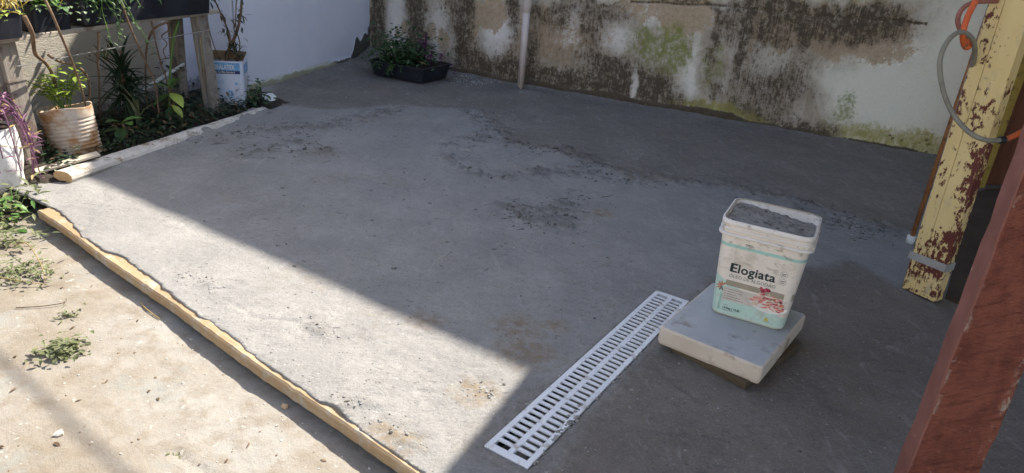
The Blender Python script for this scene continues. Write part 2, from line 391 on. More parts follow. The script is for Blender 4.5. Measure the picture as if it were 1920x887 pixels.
def build_slab():
    xs = np.arange(-2.35, 4.6, .0105)
    ys = [.85]
    while ys[-1] < 7.25: ys.append(ys[-1] + .006 + .0021 * (ys[-1] - .85))
    X, Y = np.meshgrid(xs, np.array(ys))
    z, rg, crumb, dg = slab_height(X, Y)
    sB = (X - BA[0]) * BN[0] + (Y - BA[1]) * BN[1]
    along = (X - BA[0]) * BD[0] + (Y - BA[1]) * BD[1]
    edge = .012 + .060 * np.clip(fbm(along, along * 0 + 3.1, 2.6, 4, 71) * 1.9 - .62, 0, 1) + .022 * (fbm(X, Y, 20, 3, 72) - .5)
    edge = np.maximum(edge, .014 + .003 * fbm(X, Y, 30, 2, 73))
    s = sB - edge
    sC = (X - CU0[0]) * CN[0] + (Y - CU0[1]) * CN[1]
    # left bound: kerb pole up to its end, then the left wall
    bound = np.where(Y < CU1[1] + .05, sC + .03, -((X - LEND[0]) * LN[0] + (Y - LEND[1]) * LN[1]) + .04)
    tip = (X - BA[0]) * math.cos(1.33) + (Y - BA[1]) * math.sin(1.33)
    bound = np.where(Y < CU0[1], np.minimum(sC + .12 + .03 * fbm(X, Y, 9, 3, 78), 1), bound)
    dB = -((X - WA[0]) * WN[0] + (Y - WA[1]) * WN[1])
    m = np.minimum(s, np.where(Y < CU0[1] + .02, bound, 1.0))
    z = z - .0025 * np.exp(-np.maximum(s, 0) / .04) - .011 * (s < -.012) - .030 * sstep(.004, -.016, np.where(Y < CU0[1] + .02, bound, 1.0))
    keep = (s > -.026) & (bound > -.02) & (dB > -.03) & (dg > .012)
    wet, dirt = slab_marks(X, Y, rg, dg)
    snap = (s < 0) & (s > -.026)
    X = np.where(snap, X - BN[0] * s, X); Y = np.where(snap, Y - BN[1] * s, Y)
    P = np.stack([X, Y, z], -1)
    att = np.stack([wet, crumb, dirt], -1)
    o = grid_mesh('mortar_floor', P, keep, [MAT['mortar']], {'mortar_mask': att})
    tag(o, kind='structure')
    # neat collar of mortar hugging the grate, same surface
    per = []; h, w = GL / 2, GW / 2
    for (a0, b0), (a1, b1) in (((-h, -w), (h, -w)), ((h, -w), (h, w)), ((h, w), (-h, w)), ((-h, w), (-h, -w))):
        n = max(4, int(math.hypot(a1 - a0, b1 - b0) / .008))
        for i in range(n): per.append((a0 + (a1 - a0) * i / n, b0 + (b1 - b0) * i / n))
    per.append(per[0]); per = np.array(per)
    offs = np.array([.0015, .004, .009, .016, .024, .034])
    A2 = np.sign(per[:, 0]) * (np.abs(per[:, 0])); sgx = np.where(np.abs(np.abs(per[:, 0]) - h) < 1e-6, np.sign(per[:, 0]), 0); sgy = np.where(np.abs(np.abs(per[:, 1]) - w) < 1e-6, np.sign(per[:, 1]), 0)
    a = per[:, 0][None, :] + sgx[None, :] * offs[:, None]; b = per[:, 1][None, :] + sgy[None, :] * offs[:, None]
    Xc = GC[0] + a * GD[0] + b * GN[0]; Yc = GC[1] + a * GD[1] + b * GN[1]
    zc, rgc, crc, dgc = slab_height(Xc, Yc); wc, dc = slab_marks(Xc, Yc, rgc, dgc)
    zc = zc + .0022 - .006 * (offs[:, None] > .03) - .004 * (offs[:, None] < .003)
    c = grid_mesh('drain_surround', np.stack([Xc, Yc, zc], -1), None, [MAT['mortar']], {'mortar_mask': np.stack([wc, crc, dc], -1)})
    tag(c, kind='structure')
    return o
SLAB = build_slab()

# ------------------------------------------------------------------ lower ground, old pavement
def ground_material():
    m = NT('old_pavement'); n1 = m.noise(1.7, 6, .65); n2 = m.noise(14, 6, .7); n3 = m.noise(160, 3, .7)
    c = m.ramp(n1, [(.30, (.177, .144, .104)), (.46, (.257, .227, .185)), (.60, (.302, .284, .252)), (.75, (.211, .177, .131))])
    c = m.mix(m.range(n2, .46, .70, 0, .75), c, (.189, .151, .108))
    c = m.mix(m.range(m.noise(4, 5, .7), .53, .66, 0, .7), c, (.249, .253, .232))
    c = m.mix(m.range(n3, .60, .75, 0, .5), c, (.174, .136, .101))
    c = m.mix(m.range(m.noise(38, 2), .70, .75, 0, .7), c, (.438, .409, .364))
    m.color(c); m.rough(.92, .2)
    m.bump(m.math('ADD', m.math('MULTIPLY', n3, .4), m.math('ADD', n2, m.math('MULTIPLY', m.noise(55, 4, .7), .7))), .6, .008)
    return m.mat
MAT['pavement'] = ground_material()
GZ = -.066
def ground_height(X, Y):
    z = GZ + .016 * (fbm(X, Y, 1.3, 3, 101) - .5) + .010 * (fbm(X, Y, 8, 4, 103) - .5) + .003 * (fbm(X, Y, 40, 3, 105) - .5)
    ck = line_d(X + .02 * (fbm(X, Y, 14, 3, 107) - .5), Y + .02 * (fbm(X, Y, 14, 3, 109) - .5), px_poly([(325, 845), (350, 862), (395, 890), (450, 960)], GZ))
    return z - .012 * (1 - sstep(.0, .009, ck))
def gz(x, y): return float(ground_height(np.array([x]), np.array([y]))[0])
def build_ground():
    xs = np.concatenate([[-60, -30, -15, -8, -5, -4], np.arange(-3.4, .55, .0125), [.8, 1.5, 3, 5, 8, 15, 30, 60]])
    ys = np.concatenate([[-60, -30, -15, -6, -2, 0, .4], np.arange(.75, 4.0, .0125), [4.6, 5.5, 7, 10, 15, 30, 60]])
    X, Y = np.meshgrid(xs, ys)
    fade = ((X > -3.5) & (X < .6) & (Y > .7) & (Y < 4.1))
    z = np.where(fade, ground_height(X, Y), GZ - .02)
    z = np.where((X > .55) | ((Y > 3.2) & (X > -2.0)), -.20, z)
    o = grid_mesh('ground', np.stack([X, Y, z], -1), None, [MAT['pavement']]); tag(o, kind='structure'); return o
build_ground()
# ------------------------------------------------------------------ the walls
def ell(U, Z, items, seed, warp=.10, wf=6.0):
    wu = U + warp * (fbm(U, Z * .6, wf, 4, seed) - .5) * 2; wz = Z + warp * 1.4 * (fbm(U, Z * .5, wf, 4, seed + 7) - .5) * 2
    wu = wu + .05 * (fbm(U, Z, 22, 3, seed + 3) - .5); wz = wz + .09 * (fbm(U, Z * .7, 20, 3, seed + 5) - .5)
    out = np.zeros_like(U)
    for px, py, rx, ry, st in items:
        u, z = WUV(px, py); u2, _ = WUV(px + rx, py); _, z2 = WUV(px, py + ry)
        e = np.hypot((wu - u) / abs(u2 - u), (wz - z) / abs(z2 - z))
        out = 1 - (1 - out) * (1 - st * sstep(1.6, .35, e))
    return out
MOLD = [(1090, 30, 60, 34, .5), (1200, 150, 80, 40, .6), (1060, 170, 140, 18, .9), (930, 150, 80, 16, .9), (1290, 200, 60, 16, .6), (1420, 40, 60, 60, .5), (1560, 20, 130, 22, .6), (1600, 70, 80, 22, .55), (1450, 225, 60, 16, .5), (1050, 60, 70, 50, .32), (1150, 100, 90, 60, .28), (1000, 130, 100, 40, .4), (1480, 60, 140, 50, .42), (1650, 45, 110, 40, .45), (820, 60, 130, 90, .28), (930, 120, 60, 40, .4), (1120, 180, 130, 16, .8), (1440, 150, 90, 70, .3), (708, 40, 15, 90, 1), (704, 70, 10, 60, .9), (775, 20, 24, 55, 1), (785, 70, 22, 55, .75), (835, 20, 20, 40, .5), (872, 70, 14, 75, .95), (868, 10, 16, 40, .9), (962, 30, 14, 50, .95), (905, 125, 60, 32, .9),
        (940, 140, 60, 26, 1), (1000, 110, 14, 60, .7), (1010, 20, 22, 20, .7), (1060, 40, 40, 26, .55), (1030, 150, 50, 20, .9), (1080, 160, 60, 22, .95), (1150, 130, 50, 28, .9), (1180, 160, 70, 28, 1), (1230, 170, 45, 30, 1),
        (1262, 185, 30, 22, 1), (1140, 25, 50, 18, .55), (1100, 85, 30, 40, .35), (1345, 60, 9, 60, .7), (1400, 40, 10, 60, 1), (1436, 30, 9, 60, .95), (1388, 95, 9, 50, .8), (1372, 30, 12, 40, .6), (1340, 165, 13, 22, .8), (1370, 190, 20, 30, .5),
        (1430, 140, 60, 45, .55), (1500, 150, 40, 40, .55), (1460, 190, 60, 30, .45), (1500, 30, 70, 22, .75), (1570, 35, 60, 10, .9), (1515, 60, 14, 30, .9), (1590, 55, 60, 28, .7), (1660, 40, 60, 20, .8), (1640, 15, 60, 14, .55), (1690, 70, 40, 14, .5), (1460, 70, 25, 14, .6),
        (1480, 248, 90, 16, .75), (1530, 252, 40, 18, .9), (1410, 215, 40, 22, .6), (1300, 2, 90, 6, .7), (1120, 3, 60, 5, .6), (1330, 120, 16, 50, .35), (1380, 240, 60, 12, .5), (745, 20, 10, 20, .3)]
GREEN = [(1240, 95, 80, 50, .55), (1150, 195, 90, 10, .5), (1320, 215, 70, 16, .55), (1215, 80, 30, 30, .7), (1262, 95, 34, 38, 1), (1225, 110, 60, 40, .4), (1335, 130, 22, 56, .85), (1370, 215, 26, 26, .9), (1410, 215, 40, 18, .6), (1582, 205, 26, 40, .8), (1560, 240, 30, 20, .5), (1180, 195, 60, 12, .35), (1610, 5, 60, 18, .4), (1500, 15, 60, 14, .35), (1670, 30, 40, 14, .35)]
PEEL = [(1040, 60, 70, 50, .5), (1100, 110, 60, 50, .42), (990, 110, 60, 50, .5), (1560, 70, 150, 45, .6), (1640, 25, 100, 30, .5), (1250, 30, 110, 24, .6), (905, 25, 45, 24, 1), (935, 15, 12, 34, .8), (885, 60, 14, 40, .8), (832, 75, 14, 26, 1), (806, 66, 9, 16, .9), (758, 48, 9, 20, .9), (744, 66, 7, 14, .8), (1020, 45, 30, 34, .7), (1010, 75, 30, 26, .6), (1290, 28, 60, 32, 1), (1240, 20, 40, 14, .8), (1180, 12, 30, 12, .6), (1412, 45, 8, 60, .9), (1395, 130, 8, 60, .6), (1480, 40, 60, 40, .75), (1600, 85, 80, 24, .8), (1660, 60, 60, 24, .6), (1540, 90, 50, 18, .7), (1690, 100, 40, 14, .5), (1120, 45, 40, 34, .45), (1450, 60, 50, 40, .5), (910, 140, 50, 20, .4)]
YELL = [(1220, 205, 90, 16, 1), (1350, 215, 80, 20, 1), (1450, 240, 70, 12, .8), (1050, 178, 80, 12, .8), (1150, 200, 100, 14, 1), (1400, 235, 100, 16, .9), (1740, 270, 120, 30, .6), (1300, 205, 60, 24, 1), (1360, 225, 60, 18, .9), (1180, 205, 60, 12, .9), (1110, 190, 60, 10, .7), (1430, 240, 50, 12, .7), (1700, 275, 130, 26, .55), (1600, 250, 60, 26, .6), (1240, 130, 60, 50, .35)]
CLEAN = [(1700, 190, 130, 95, 1), (1620, 170, 60, 60, .8), (1800, 100, 90, 120, 1), (1560, 150, 50, 26, .6), (745, 40, 18, 60, .9), (820, 50, 20, 40, .7), (940, 55, 26, 24, .9), (925, 80, 20, 30, .8), (1190, 165, 8, 34, 1), (1155, 75, 26, 26, .8), (1075, 55, 18, 36, .7), (1060, 70, 26, 18, .6), (1225, 30, 20, 22, .6), (1300, 130, 10, 60, .8), (1285, 165, 24, 30, .6), (1440, 110, 40, 30, .5)]
def back_wall_material():
    m = NT('stained_wall'); A = m.attr('stain_a'); B = m.attr('stain_b')
    n1 = m.noise(5, 5, .6); n2 = m.noise(38, 6, .72); n3 = m.noise(150, 4, .7); ns = m.noise(26, 5, .7, stretch=(1.3, 1.3, .7))
    nv = m.range(m.noise(46, 5, .7, stretch=(2.2, 2.2, .16)), .34, .66)
    nn = m.range(m.math('ADD', m.math('MULTIPLY', n2, .45), m.math('ADD', m.math('MULTIPLY', ns, .3), m.math('MULTIPLY', n3, .25))), .36, .64)
    mid = m.range(m.noise(12, 6, .75), .32, .62, .3, 1.3); mid2 = m.range(m.noise(15, 6, .78, dist=.6), .32, .6, .45, 1.2)
    def thr(mask, lo=.35, hi=.75, k=1.0): return m.range(m.math('ADD', mask, m.math('MULTIPLY', m.math('SUBTRACT', nn, .5), k)), lo, hi)
    c = m.ramp(m.noise(7, 6, .7, stretch=(1.2, 1.2, .6)), [(.3, (.34, .285, .225)), (.45, (.48, .42, .35)), (.58, (.62, .575, .52)), (.75, (.47, .395, .315))])
    c = m.mix(B[1], c, m.mix(m.range(m.xyz()[0], .5, 2.2), (.86, .83, .82), (.88, .875, .79)))      # clean paint
    c = m.mix(m.math('MULTIPLY', m.range(nn, .60, .95, 0, .6), m.math('SUBTRACT', 1.0, m.math('MULTIPLY', B[1], .8))), c, (.20, .17, .14))
    c = m.mix(m.math('MULTIPLY', thr(m.math('MULTIPLY', A[2], mid2), .36, .60, 1.0), .9), c, m.ramp(n2, [(.3, (.36, .26, .165)), (.5, (.50, .385, .27)), (.7, (.60, .47, .34))]))
    c = m.mix(m.math('MULTIPLY', thr(B[0], .3, .8, 1.0), .85), c, m.ramp(n2, [(.35, (.38, .34, .10)), (.65, (.60, .55, .25))]))
    c = m.mix(m.math('MULTIPLY', thr(m.math('MULTIPLY', A[1], mid), .38, 1.05, 1.3), .85), c, m.ramp(n2, [(.35, (.12, .16, .02)), (.7, (.32, .36, .09))]))
    c = m.mix(m.math('MULTIPLY', m.range(A[0], .05, .8), m.range(m.noise(11, 5, .7), .3, .6, .35, .85)), c, m.ramp(n2, [(.3, (.17, .13, .09)), (.7, (.30, .245, .18))]))
    am = m.math('ADD', m.math('MULTIPLY', m.math('MULTIPLY', A[0], mid2), .92), m.math('MULTIPLY', m.math('MULTIPLY', m.math('SUBTRACT', nv, .5), .48), m.range(A[0], .02, .4)))
    c = m.mix(m.math('MULTIPLY', thr(am, .40, .86, 1.1), .88), c, m.ramp(n3, [(.3, (.028, .024, .020)), (.55, (.085, .066, .048)), (.8, (.17, .14, .105))]))
    c = m.mix(m.math('MULTIPLY', thr(m.math('MULTIPLY', B[0], mid), .5, 1.0, 1.2), .7), c, m.ramp(n3, [(.35, (.20, .18, .045)), (.65, (.46, .42, .16))]))
    c = m.mix(thr(B[2], .35, .65, .6), c, m.ramp(n2, [(.3, (.075, .06, .045)), (.7, (.14, .115, .085))]))
    c = m.mix(1.0, c, (1.0, .955, .87), 'MULTIPLY')
    m.color(c); m.rough(.93, .15)
    m.bump(m.math('ADD', m.math('MULTIPLY', n3, .4), m.math('ADD', nn, m.math('MULTIPLY', A[2], -.5))), .6, .008)
    return m.mat
MAT['stained'] = back_wall_material()
MAT['render'] = mottled('grey_render', (.36, .34, .31), (.46, .44, .40), 3, bump=.4)
BW_ANG = math.atan2(WD[1], WD[0])
def wall_top(u): return 4.22 + (u - .12) * .127
def build_back_wall():
    root = empty('back_wall', (WA[0], WA[1], 0), 'tall old wall streaked with black mould, peeling paint and green moss', 'wall', rz=BW_ANG)
    us = np.arange(U_CORNER - .01, 4.6, .0085); zs = np.concatenate([[-.12], np.arange(-.03, 1.30, .0085), [1.5, 1.8, 2.2]])
    U, Z = np.meshgrid(us, zs)
    cl = ell(U, Z, CLEAN, 7, .05)
    mold = ell(U, Z, MOLD, 1, .05) * (1 - .75 * cl); green = ell(U, Z, GREEN, 2, .06); peel = ell(U, Z, PEEL, 3, .06, 9)
    yel = ell(U, Z, YELL, 4, .05)
    base = .055 + .07 * fbm(U, U * 0, 3.0, 4, 15) * 1.2 - .035
    base = np.where(U > 2.35, base * .55, base)
    splash = sstep(.02, -.02, Z - base)
    # a crooked crack line with a ledge near the top of the view
    zc = np.interp(U, [WUV(*p)[0] for p in ((1180, 2), (1260, 6), (1330, 10), (1420, 18), (1560, 34), (1700, 40))], [WUV(*p)[1] for p in ((1180, 2), (1260, 6), (1330, 10), (1420, 18), (1560, 34), (1700, 40))]) + .02 * (fbm(U, Z * 0, 5, 3, 16) - .5)
    inr = (U > WUV(1180, 2)[0]) & (U < WUV(1740, 40)[0])
    crack = np.where(inr, sstep(.018, .002, np.abs(Z - zc)), 0)
    mold = np.maximum(mold, crack * .9)
    dots = sstep(.72, .76, fbm(U, Z, 34, 2, 19)) * sstep(2.7, 2.9, U) * sstep(.16, .10, Z)
    mold = np.maximum(mold, dots)
    y = -(.010 * (fbm(U, Z, 2.5, 3, 11) - .5) + .005 * (fbm(U, Z, 14, 4, 12) - .5)) + .006 * sstep(.3, .6, peel) - .012 * splash + .008 * crack
    y += .008 * sstep(0, .03, zc - Z) * inr * 0
    P = np.stack([U, y, Z], -1)
    o = grid_mesh('painted_face', P, None, [MAT['stained']], {'stain_a': np.stack([mold, green, peel], -1), 'stain_b': np.stack([yel, cl, splash], -1)})
    o.parent = root
    b = MB(); u0, u1 = U_CORNER - .15, 7.0
    v = [(u0, .03, -.3), (u1, .03, -.3), (u1, .24, -.3), (u0, .24, -.3), (u0, .03, wall_top(u0)), (u1, .03, wall_top(u1)), (u1, .24, wall_top(u1)), (u0, .24, wall_top(u0))]
    b.v = v; b.f = [(0, 3, 2, 1), (4, 5, 6, 7), (0, 1, 5, 4), (1, 2, 6, 5), (2, 3, 7, 6), (3, 0, 4, 7)]; b.m = [0] * 6
    b.build('wall_core', MAT['render'], root)
build_back_wall()

def left_wall_material():
    m = NT('left_wall_paint'); A = m.attr('stain_a')
    n1 = m.noise(3, 5, .6); n2 = m.noise(34, 5, .7); nh = m.noise(60, 5, .65, stretch=(.5, .5, 2.2)); n3 = m.noise(140, 3)
    c = m.ramp(n1, [(.3, (.77, .77, .83)), (.7, (.83, .83, .88))])
    c = m.mix(A[1], c, m.ramp(n1, [(.3, (.40, .36, .30)), (.7, (.50, .46, .39))]))
    c = m.mix(m.range(m.math('ADD', A[0], m.math('MULTIPLY', m.math('SUBTRACT', n2, .5), .7)), .35, .6), c, (.10, .088, .075))
    c = m.mix(m.range(m.math('ADD', A[2], m.math('MULTIPLY', m.math('SUBTRACT', n2, .5), .5)), .4, .7, 0, .7), c, (.46, .45, .30))
    c = m.mix(m.range(m.noise(60, 2), .70, .75, 0, .6), c, (.35, .32, .28))
    m.color(c); m.rough(.85, .25); m.bump(m.math('ADD', nh, m.math('MULTIPLY', n3, .3)), .75, .007)
    return m.mat
MAT['leftwall'] = left_wall_material()
STEP = .30                              # the wall behind the shelf stands this much farther left
def build_left_wall():
    ang = math.atan2(LD[1], LD[0]); ln = float(np.linalg.norm(CORNER - LEND))
    root = empty('garden_wall', (LEND[0], LEND[1], 0), 'white rough plastered garden wall meeting the mouldy wall, its end beside the paint can', 'wall', rz=ang)
    us = np.arange(-.0, ln + .02, .012); zs = np.concatenate([[-.12], np.arange(-.02, 1.1, .012), [1.5, 2.4]])
    U, Z = np.meshgrid(us, zs)
    tc = ln - U                                             # distance from the corner
    top = .05 + .10 * np.exp(-(tc - .12) ** 2 / .010) + .14 * np.exp(-(tc - .30) ** 2 / .004) + .05 * fbm(U, U * 0, 9, 3, 25) + .10 * sstep(.5, .0, tc)
    top = np.where(tc > .42, .035 + .06 * fbm(U, U * 0, 6, 4, 26), top)
    sm = sstep(.02, -.02, Z - top - .03 * (fbm(U, Z, 18, 3, 27) - .5))
    sm = np.maximum(sm, sstep(.09, .0, tc + .05 * (fbm(U, Z, 7, 4, 29) - .5)) * .8 * sstep(.5, .2, Z))
    low = sstep(.14, .04, Z) * sstep(.5, .9, tc)
    y = -.006 * (fbm(U, Z, 4, 4, 28) - .5) + 0 * U - .010 * sm
    # local +Y points to -LN? keep the painted face towards the yard
    sgn = 1.0
    P = np.stack([U, -y * -1, Z], -1)
    o = grid_mesh('painted_face', P, None, [MAT['leftwall']], {'stain_a': np.stack([sm, 0 * U, low], -1)}); o.parent = root
    b = MB(); b.box((ln / 2 + .02, .02 + STEP / 2 + .03, 1.1), (ln + .02, STEP + .06, 2.6)); b.build('wall_core', MAT['leftwall'], root, bevel=.012)
    root2 = empty('shelf_wall', (LEND[0] + LN[0] * STEP, LEND[1] + LN[1] * STEP, 0), 'dull beige plastered wall behind the plant shelf', 'wall', rz=ang)
    us = np.arange(-3.6, .03, .02); zs = np.concatenate([[-.2], np.arange(-.02, 1.2, .02), [2.4]])
    U, Z = np.meshgrid(us, zs)
    be = sstep(-.30, -.45, U + .1 * (fbm(U, Z, 5, 3, 33) - .5))
    gr = np.maximum(sstep(.012, .004, np.abs(Z - .53)), 0) * .8
    y = .006 * (fbm(U, Z, 4, 4, 30) - .5) + .008 * gr
    dm = np.maximum(gr, sstep(.15, .0, Z - .12 * fbm(U, U * 0, 4, 3, 34)) * .5)
    o = grid_mesh('painted_face', np.stack([U, y, Z], -1), None, [MAT['leftwall']], {'stain_a': np.stack([dm, be, 0 * U], -1)}); o.parent = root2
    b = MB(); b.box((-1.79, .02 + .09, 1.1), (3.62, .15, 2.6)); b.build('wall_core', MAT['render'], root2)
build_left_wall()

# ------------------------------------------------------------------ soil bed
MAT['soil'] = mottled('soil', (.020, .016, .012), (.055, .042, .030), 9, c3=(.10, .085, .06), s3=40, t3=(.6, .72), rough=.95, bump=.8, bscale=40, bdist=.015)
def build_soil():
    a0 = CU0 - CD * 1.4; L = float(np.linalg.norm(CU1 - CU0)) + 1.4 + .35
    ss = np.arange(0, L, .02); ts = np.arange(-.01, .75, .02)
    Sg, T = np.meshgrid(ss, ts)
    X = a0[0] + CD[0] * Sg - CN[0] * T; Y = a0[1] + CD[1] * Sg - CN[1] * T
    z = .005 + .04 * sstep(0, .25, T) + .045 * (fbm(X, Y, 6, 4, 41) - .5) + .02 * (fbm(X, Y, 25, 3, 42) - .5)
    z = z - .07 * sstep(1.45, 1.0, Sg)
    o = grid_mesh('soil_bed', np.stack([X, Y, z], -1), None, [MAT['soil']]); tag(o, kind='structure')
build_soil()

# ------------------------------------------------------------------ form board and kerb pole
def wood(name, c1, c2, stretch, rough=.75, c3=None):
    m = NT(name); n = m.noise(9, 6, .65, stretch=stretch, dist=.4); n2 = m.noise(60, 4, .7, stretch=stretch)
    c = m.ramp(n, [(.3, c1), (.7, c2)]); c = m.mix(m.range(n2, .5, .75, 0, .5), c, tuple(x * .5 for x in c1))
    if c3: c = m.mix(m.range(m.noise(9, 6, .75), .52, .62, 0, .9), c, c3)
    m.color(c); m.rough(rough, .25); m.bump(m.math('ADD', n, n2), .5, .005); return m.mat
MAT['board'] = wood('form_board_wood', (.30, .20, .11), (.44, .32, .19), (.25, 3, 3), c3=(.38, .35, .30))
def build_board():
    ang = math.atan2(BD[1], BD[0]); L = 3.4; b = MB(); n = 120; rings = []
    rng = random.Random(3)
    for i in range(n + 1):
        x = -.005 + L * i / n; w = .003 * math.sin(x * 7) + rng.uniform(-.0018, .0018); zt = -.0075 + rng.uniform(-.0010, .0010) + .001 * math.sin(x * 3.1)
        zb = -.046 + .004 * math.sin(x * 2.3 + 1)
        y0 = w
        rings.append([(x, y0 + .003, zb), (x, .13, zb), (x, .13, zt), (x, y0 + .006, zt), (x, y0, zt - .006)])
    b.rings(rings)
    o = b.build('form_board', MAT['board']); o.location = (BA[0], BA[1], 0); o.rotation_euler[2] = ang
    tag(o, 'long sunlit wooden form board along the edge of the fresh mortar', 'board')
build_board()
MAT['pole'] = wood('kerb_pole_paint', (.50, .46, .40), (.66, .62, .55), (3, .6, 3), c3=(.20, .145, .09))
MAT['polewood'] = wood('pole_end_wood', (.46, .28, .13), (.62, .42, .22), (3, 3, 3))
def build_kerb():
    p0 = G(118, 334, .016); p1 = G(494, 207, .004); b = MB(); n = 40; rings = []
    d = (Vector(p1) - Vector(p0)); L = d.length
    for i in range(n + 1):
        t = i / n; r = .045 - .014 * t; ring = []
        for k in range(14):
            a = 2 * math.pi * k / 14; rr = r * (1 + .06 * math.sin(3 * a + 5 * t) + .05 * (vnoise(np.array([t * 9.0]), np.array([k * 1.3]), 4)[0] - .5))
            ring.append((rr * math.cos(a) * 1.15, t * L, rr * math.sin(a) * .8))
        rings.append(ring)
    b.rings(rings); b.m[-2] = 1
    o = b.build('kerb_pole', [MAT['pole'], MAT['polewood']], smooth=False)
    o.location = p0; o.rotation_euler = Vector((0, 1, 0)).rotation_difference(d).to_euler()
    tag(o, 'whitewashed wooden pole edging the plant bed, with a bare sawn end', 'kerb pole')
    s = MB(); a = Vector(G(66, 322, .03)); c = Vector(G(185, 288, .075)); dd = c - a
    s.box((0, 0, 0), (.05, dd.length, .012)); ob = s.build('wood_slat', MAT['slat'], bevel=.002)
    ob.location = (a + c) / 2; ob.rotation_euler = Vector((0, 1, 0)).rotation_difference(dd).to_euler()
    tag(ob, 'thin pale wooden slat lying behind the sawn end of the kerb pole', 'slat')
MAT['slat'] = wood('pale_slat', (.50, .42, .32), (.66, .58, .46), (3, .4, 3))
build_kerb()

# ------------------------------------------------------------------ drain grate
MAT['grate'] = mottled('grate_plastic', (.66, .67, .69), (.78, .79, .80), 6, c3=(.40, .36, .30), s3=18, t3=(.54, .68), rough=.45, bump=.1)
MAT['drain'] = mottled('drain_dark', (.008, .008, .009), (.02, .019, .018), 12, rough=.7)
MAT['grime'] = mottled('mortar_smear', (.20, .19, .17), (.30, .285, .26), 20, rough=.9, bump=.6)
def build_grate():
    ang = math.atan2(GD[1], GD[0])
    root = empty('drain_grate', (GC[0], GC[1], 0), 'white plastic drain grate with two rows of slots set in the mortar', 'drain grate', rz=ang)
    L, W, t, zt = GL, GW, .012, .004
    f = MB(); rw = .0165
    for s in (-1, 1):
        f.box((0, s * (W / 2 - rw / 2), zt - t / 2), (L, rw, t))
        f.box((s * (L / 2 - .011), 0, zt - t / 2 - .0003), (.022, W - 2 * rw, t))
    f.build('frame', MAT['grate'], root, bevel=.0015)
    cbar = MB(); cbar.box((0, 0, zt - t / 2 - .0006), (L - .044, .017, t)); cbar.build('centre_bar', MAT['grate'], root, bevel=.0015)
    n = 43; cell = (L - .044) / n; sw = cell * .44
    half = (W - 2 * rw - .017) / 2
    sb = MB(); sb.box((0, 0, .0035), (sw, half, .005)); sm = sb.mesh('slat', MAT['grate'])
    for s in (-1, 1):
        for i in range(1, n):
            put('slat', sm, root, (-(L - .044) / 2 + i * cell, s * (.0085 + half / 2), zt - t / 2 - .0008))
    ch = MB(); D = .17; k = .0
    x0, x1, y0, y1 = -L / 2 - .003, L / 2 + .003, -W / 2 - .003, W / 2 + .003
    ch.quad((x0, y0, -D), (x1, y0, -D), (x1, y1, -D), (x0, y1, -D))
    ch.quad((x0, y0, -D), (x0, y0, -.001), (x1, y0, -.001), (x1, y0, -D)); ch.quad((x0, y1, -D), (x1, y1, -D), (x1, y1, -.001), (x0, y1, -.001))
    ch.quad((x0, y0, -D), (x0, y1, -D), (x0, y1, -.001), (x0, y0, -.001)); ch.quad((x1, y0, -D), (x1, y0, -.001), (x1, y1, -.001), (x1, y1, -D))
    o = ch.build('drain_channel', MAT['drain']); o.location = (GC[0], GC[1], 0); o.rotation_euler[2] = ang; tag(o, kind='structure')
    # smears of mortar over the rim
    s = MB(); rng = random.Random(11)
    for i in range(70):
        a = rng.uniform(-L / 2, L / 2); sd = rng.choice((-1, -1, 1)); s.lump((a, sd * (W / 2 + rng.uniform(.0, .006)), .002), rng.uniform(.003, .008), rng, .3)
    for i in range(40):
        s.lump((-L / 2 + .20 + rng.gauss(0, .05), -W / 2 + abs(rng.gauss(0, .008)), .0035), rng.uniform(.003, .008), rng, .25)
    o = s.build('mortar_smear', MAT['grime'], root, smooth=True); tag(o, kind='stuff')
build_grate()

# ------------------------------------------------------------------ paving pad, timber offcut and the bucket
MAT['slabtop'] = mottled('pad_concrete', (.37, .37, .37), (.50, .50, .49), 5, c3=(.25, .225, .195), s3=11, t3=(.56, .72), rough=.75, bump=.25, bscale=80)
MAT['padside'] = mottled('pad_side', (.56, .47, .37), (.66, .57, .46), 8, c3=(.32, .22, .14), s3=10, t3=(.56, .70), rough=.9, bump=.5, bscale=60)
MAT['offcut'] = wood('timber_offcut', (.075, .055, .032), (.14, .105, .065), (.4, 3, 3))
PC = np.array([.778, 2.075]); PA = math.radians(-35.5)
def build_pad():
    root = empty('paving_pad', (PC[0], PC[1], 0), 'square concrete paving slab carrying the white bucket', 'paving slab', rz=PA)
    root.rotation_euler[0] = math.radians(.6)
    w, d, z0, z1 = .345, .455, .026, .088
    rings = []
    for z, g in ((z0, -.004), (z0 + .01, 0), (z1 - .008, 0), (z1 - .003, -.002), (z1, -.007)):
        ring = []
        for q, (sx, sy) in enumerate(((-1, -1), (1, -1), (1, 1), (-1, 1))):
            r = .014
            for k in range(5):
                a = math.pi + q * math.pi / 2 + k * math.pi / 8
                ring.append((sx * (w / 2 - r) + (r + g) * math.cos(a), sy * (d / 2 - r) + (r + g) * math.sin(a), z))
        rings.append(ring)
    b = MB(); b.rings(rings, cap1=False); b.build('side', MAT['padside'], root, smooth=False)
    t = MB(); t.v = [tuple(p) for p in rings[-1]]; t.f = [tuple(range(20))]; t.m = [0]; t.build('top', MAT['slabtop'], root)
    o = MB(); o.box((0, 0, .013), (.27, .36, .026)); ob = o.build('timber_offcut', MAT['offcut'], bevel=.003)
    off = Matrix.Rotation(PA, 2) @ Vector((.035, -.046)); q = PC + np.array([off.x, off.y]); ob.location = (q[0], q[1], 0); ob.rotation_euler[2] = PA + math.radians(-9)
    tag(ob, 'dark damp timber offcut propping up the paving slab', 'timber offcut')
build_pad()
BKC = np.array([.855, 2.165]); BKA = math.radians(-25.5); BKZ = .0885; BH = .345
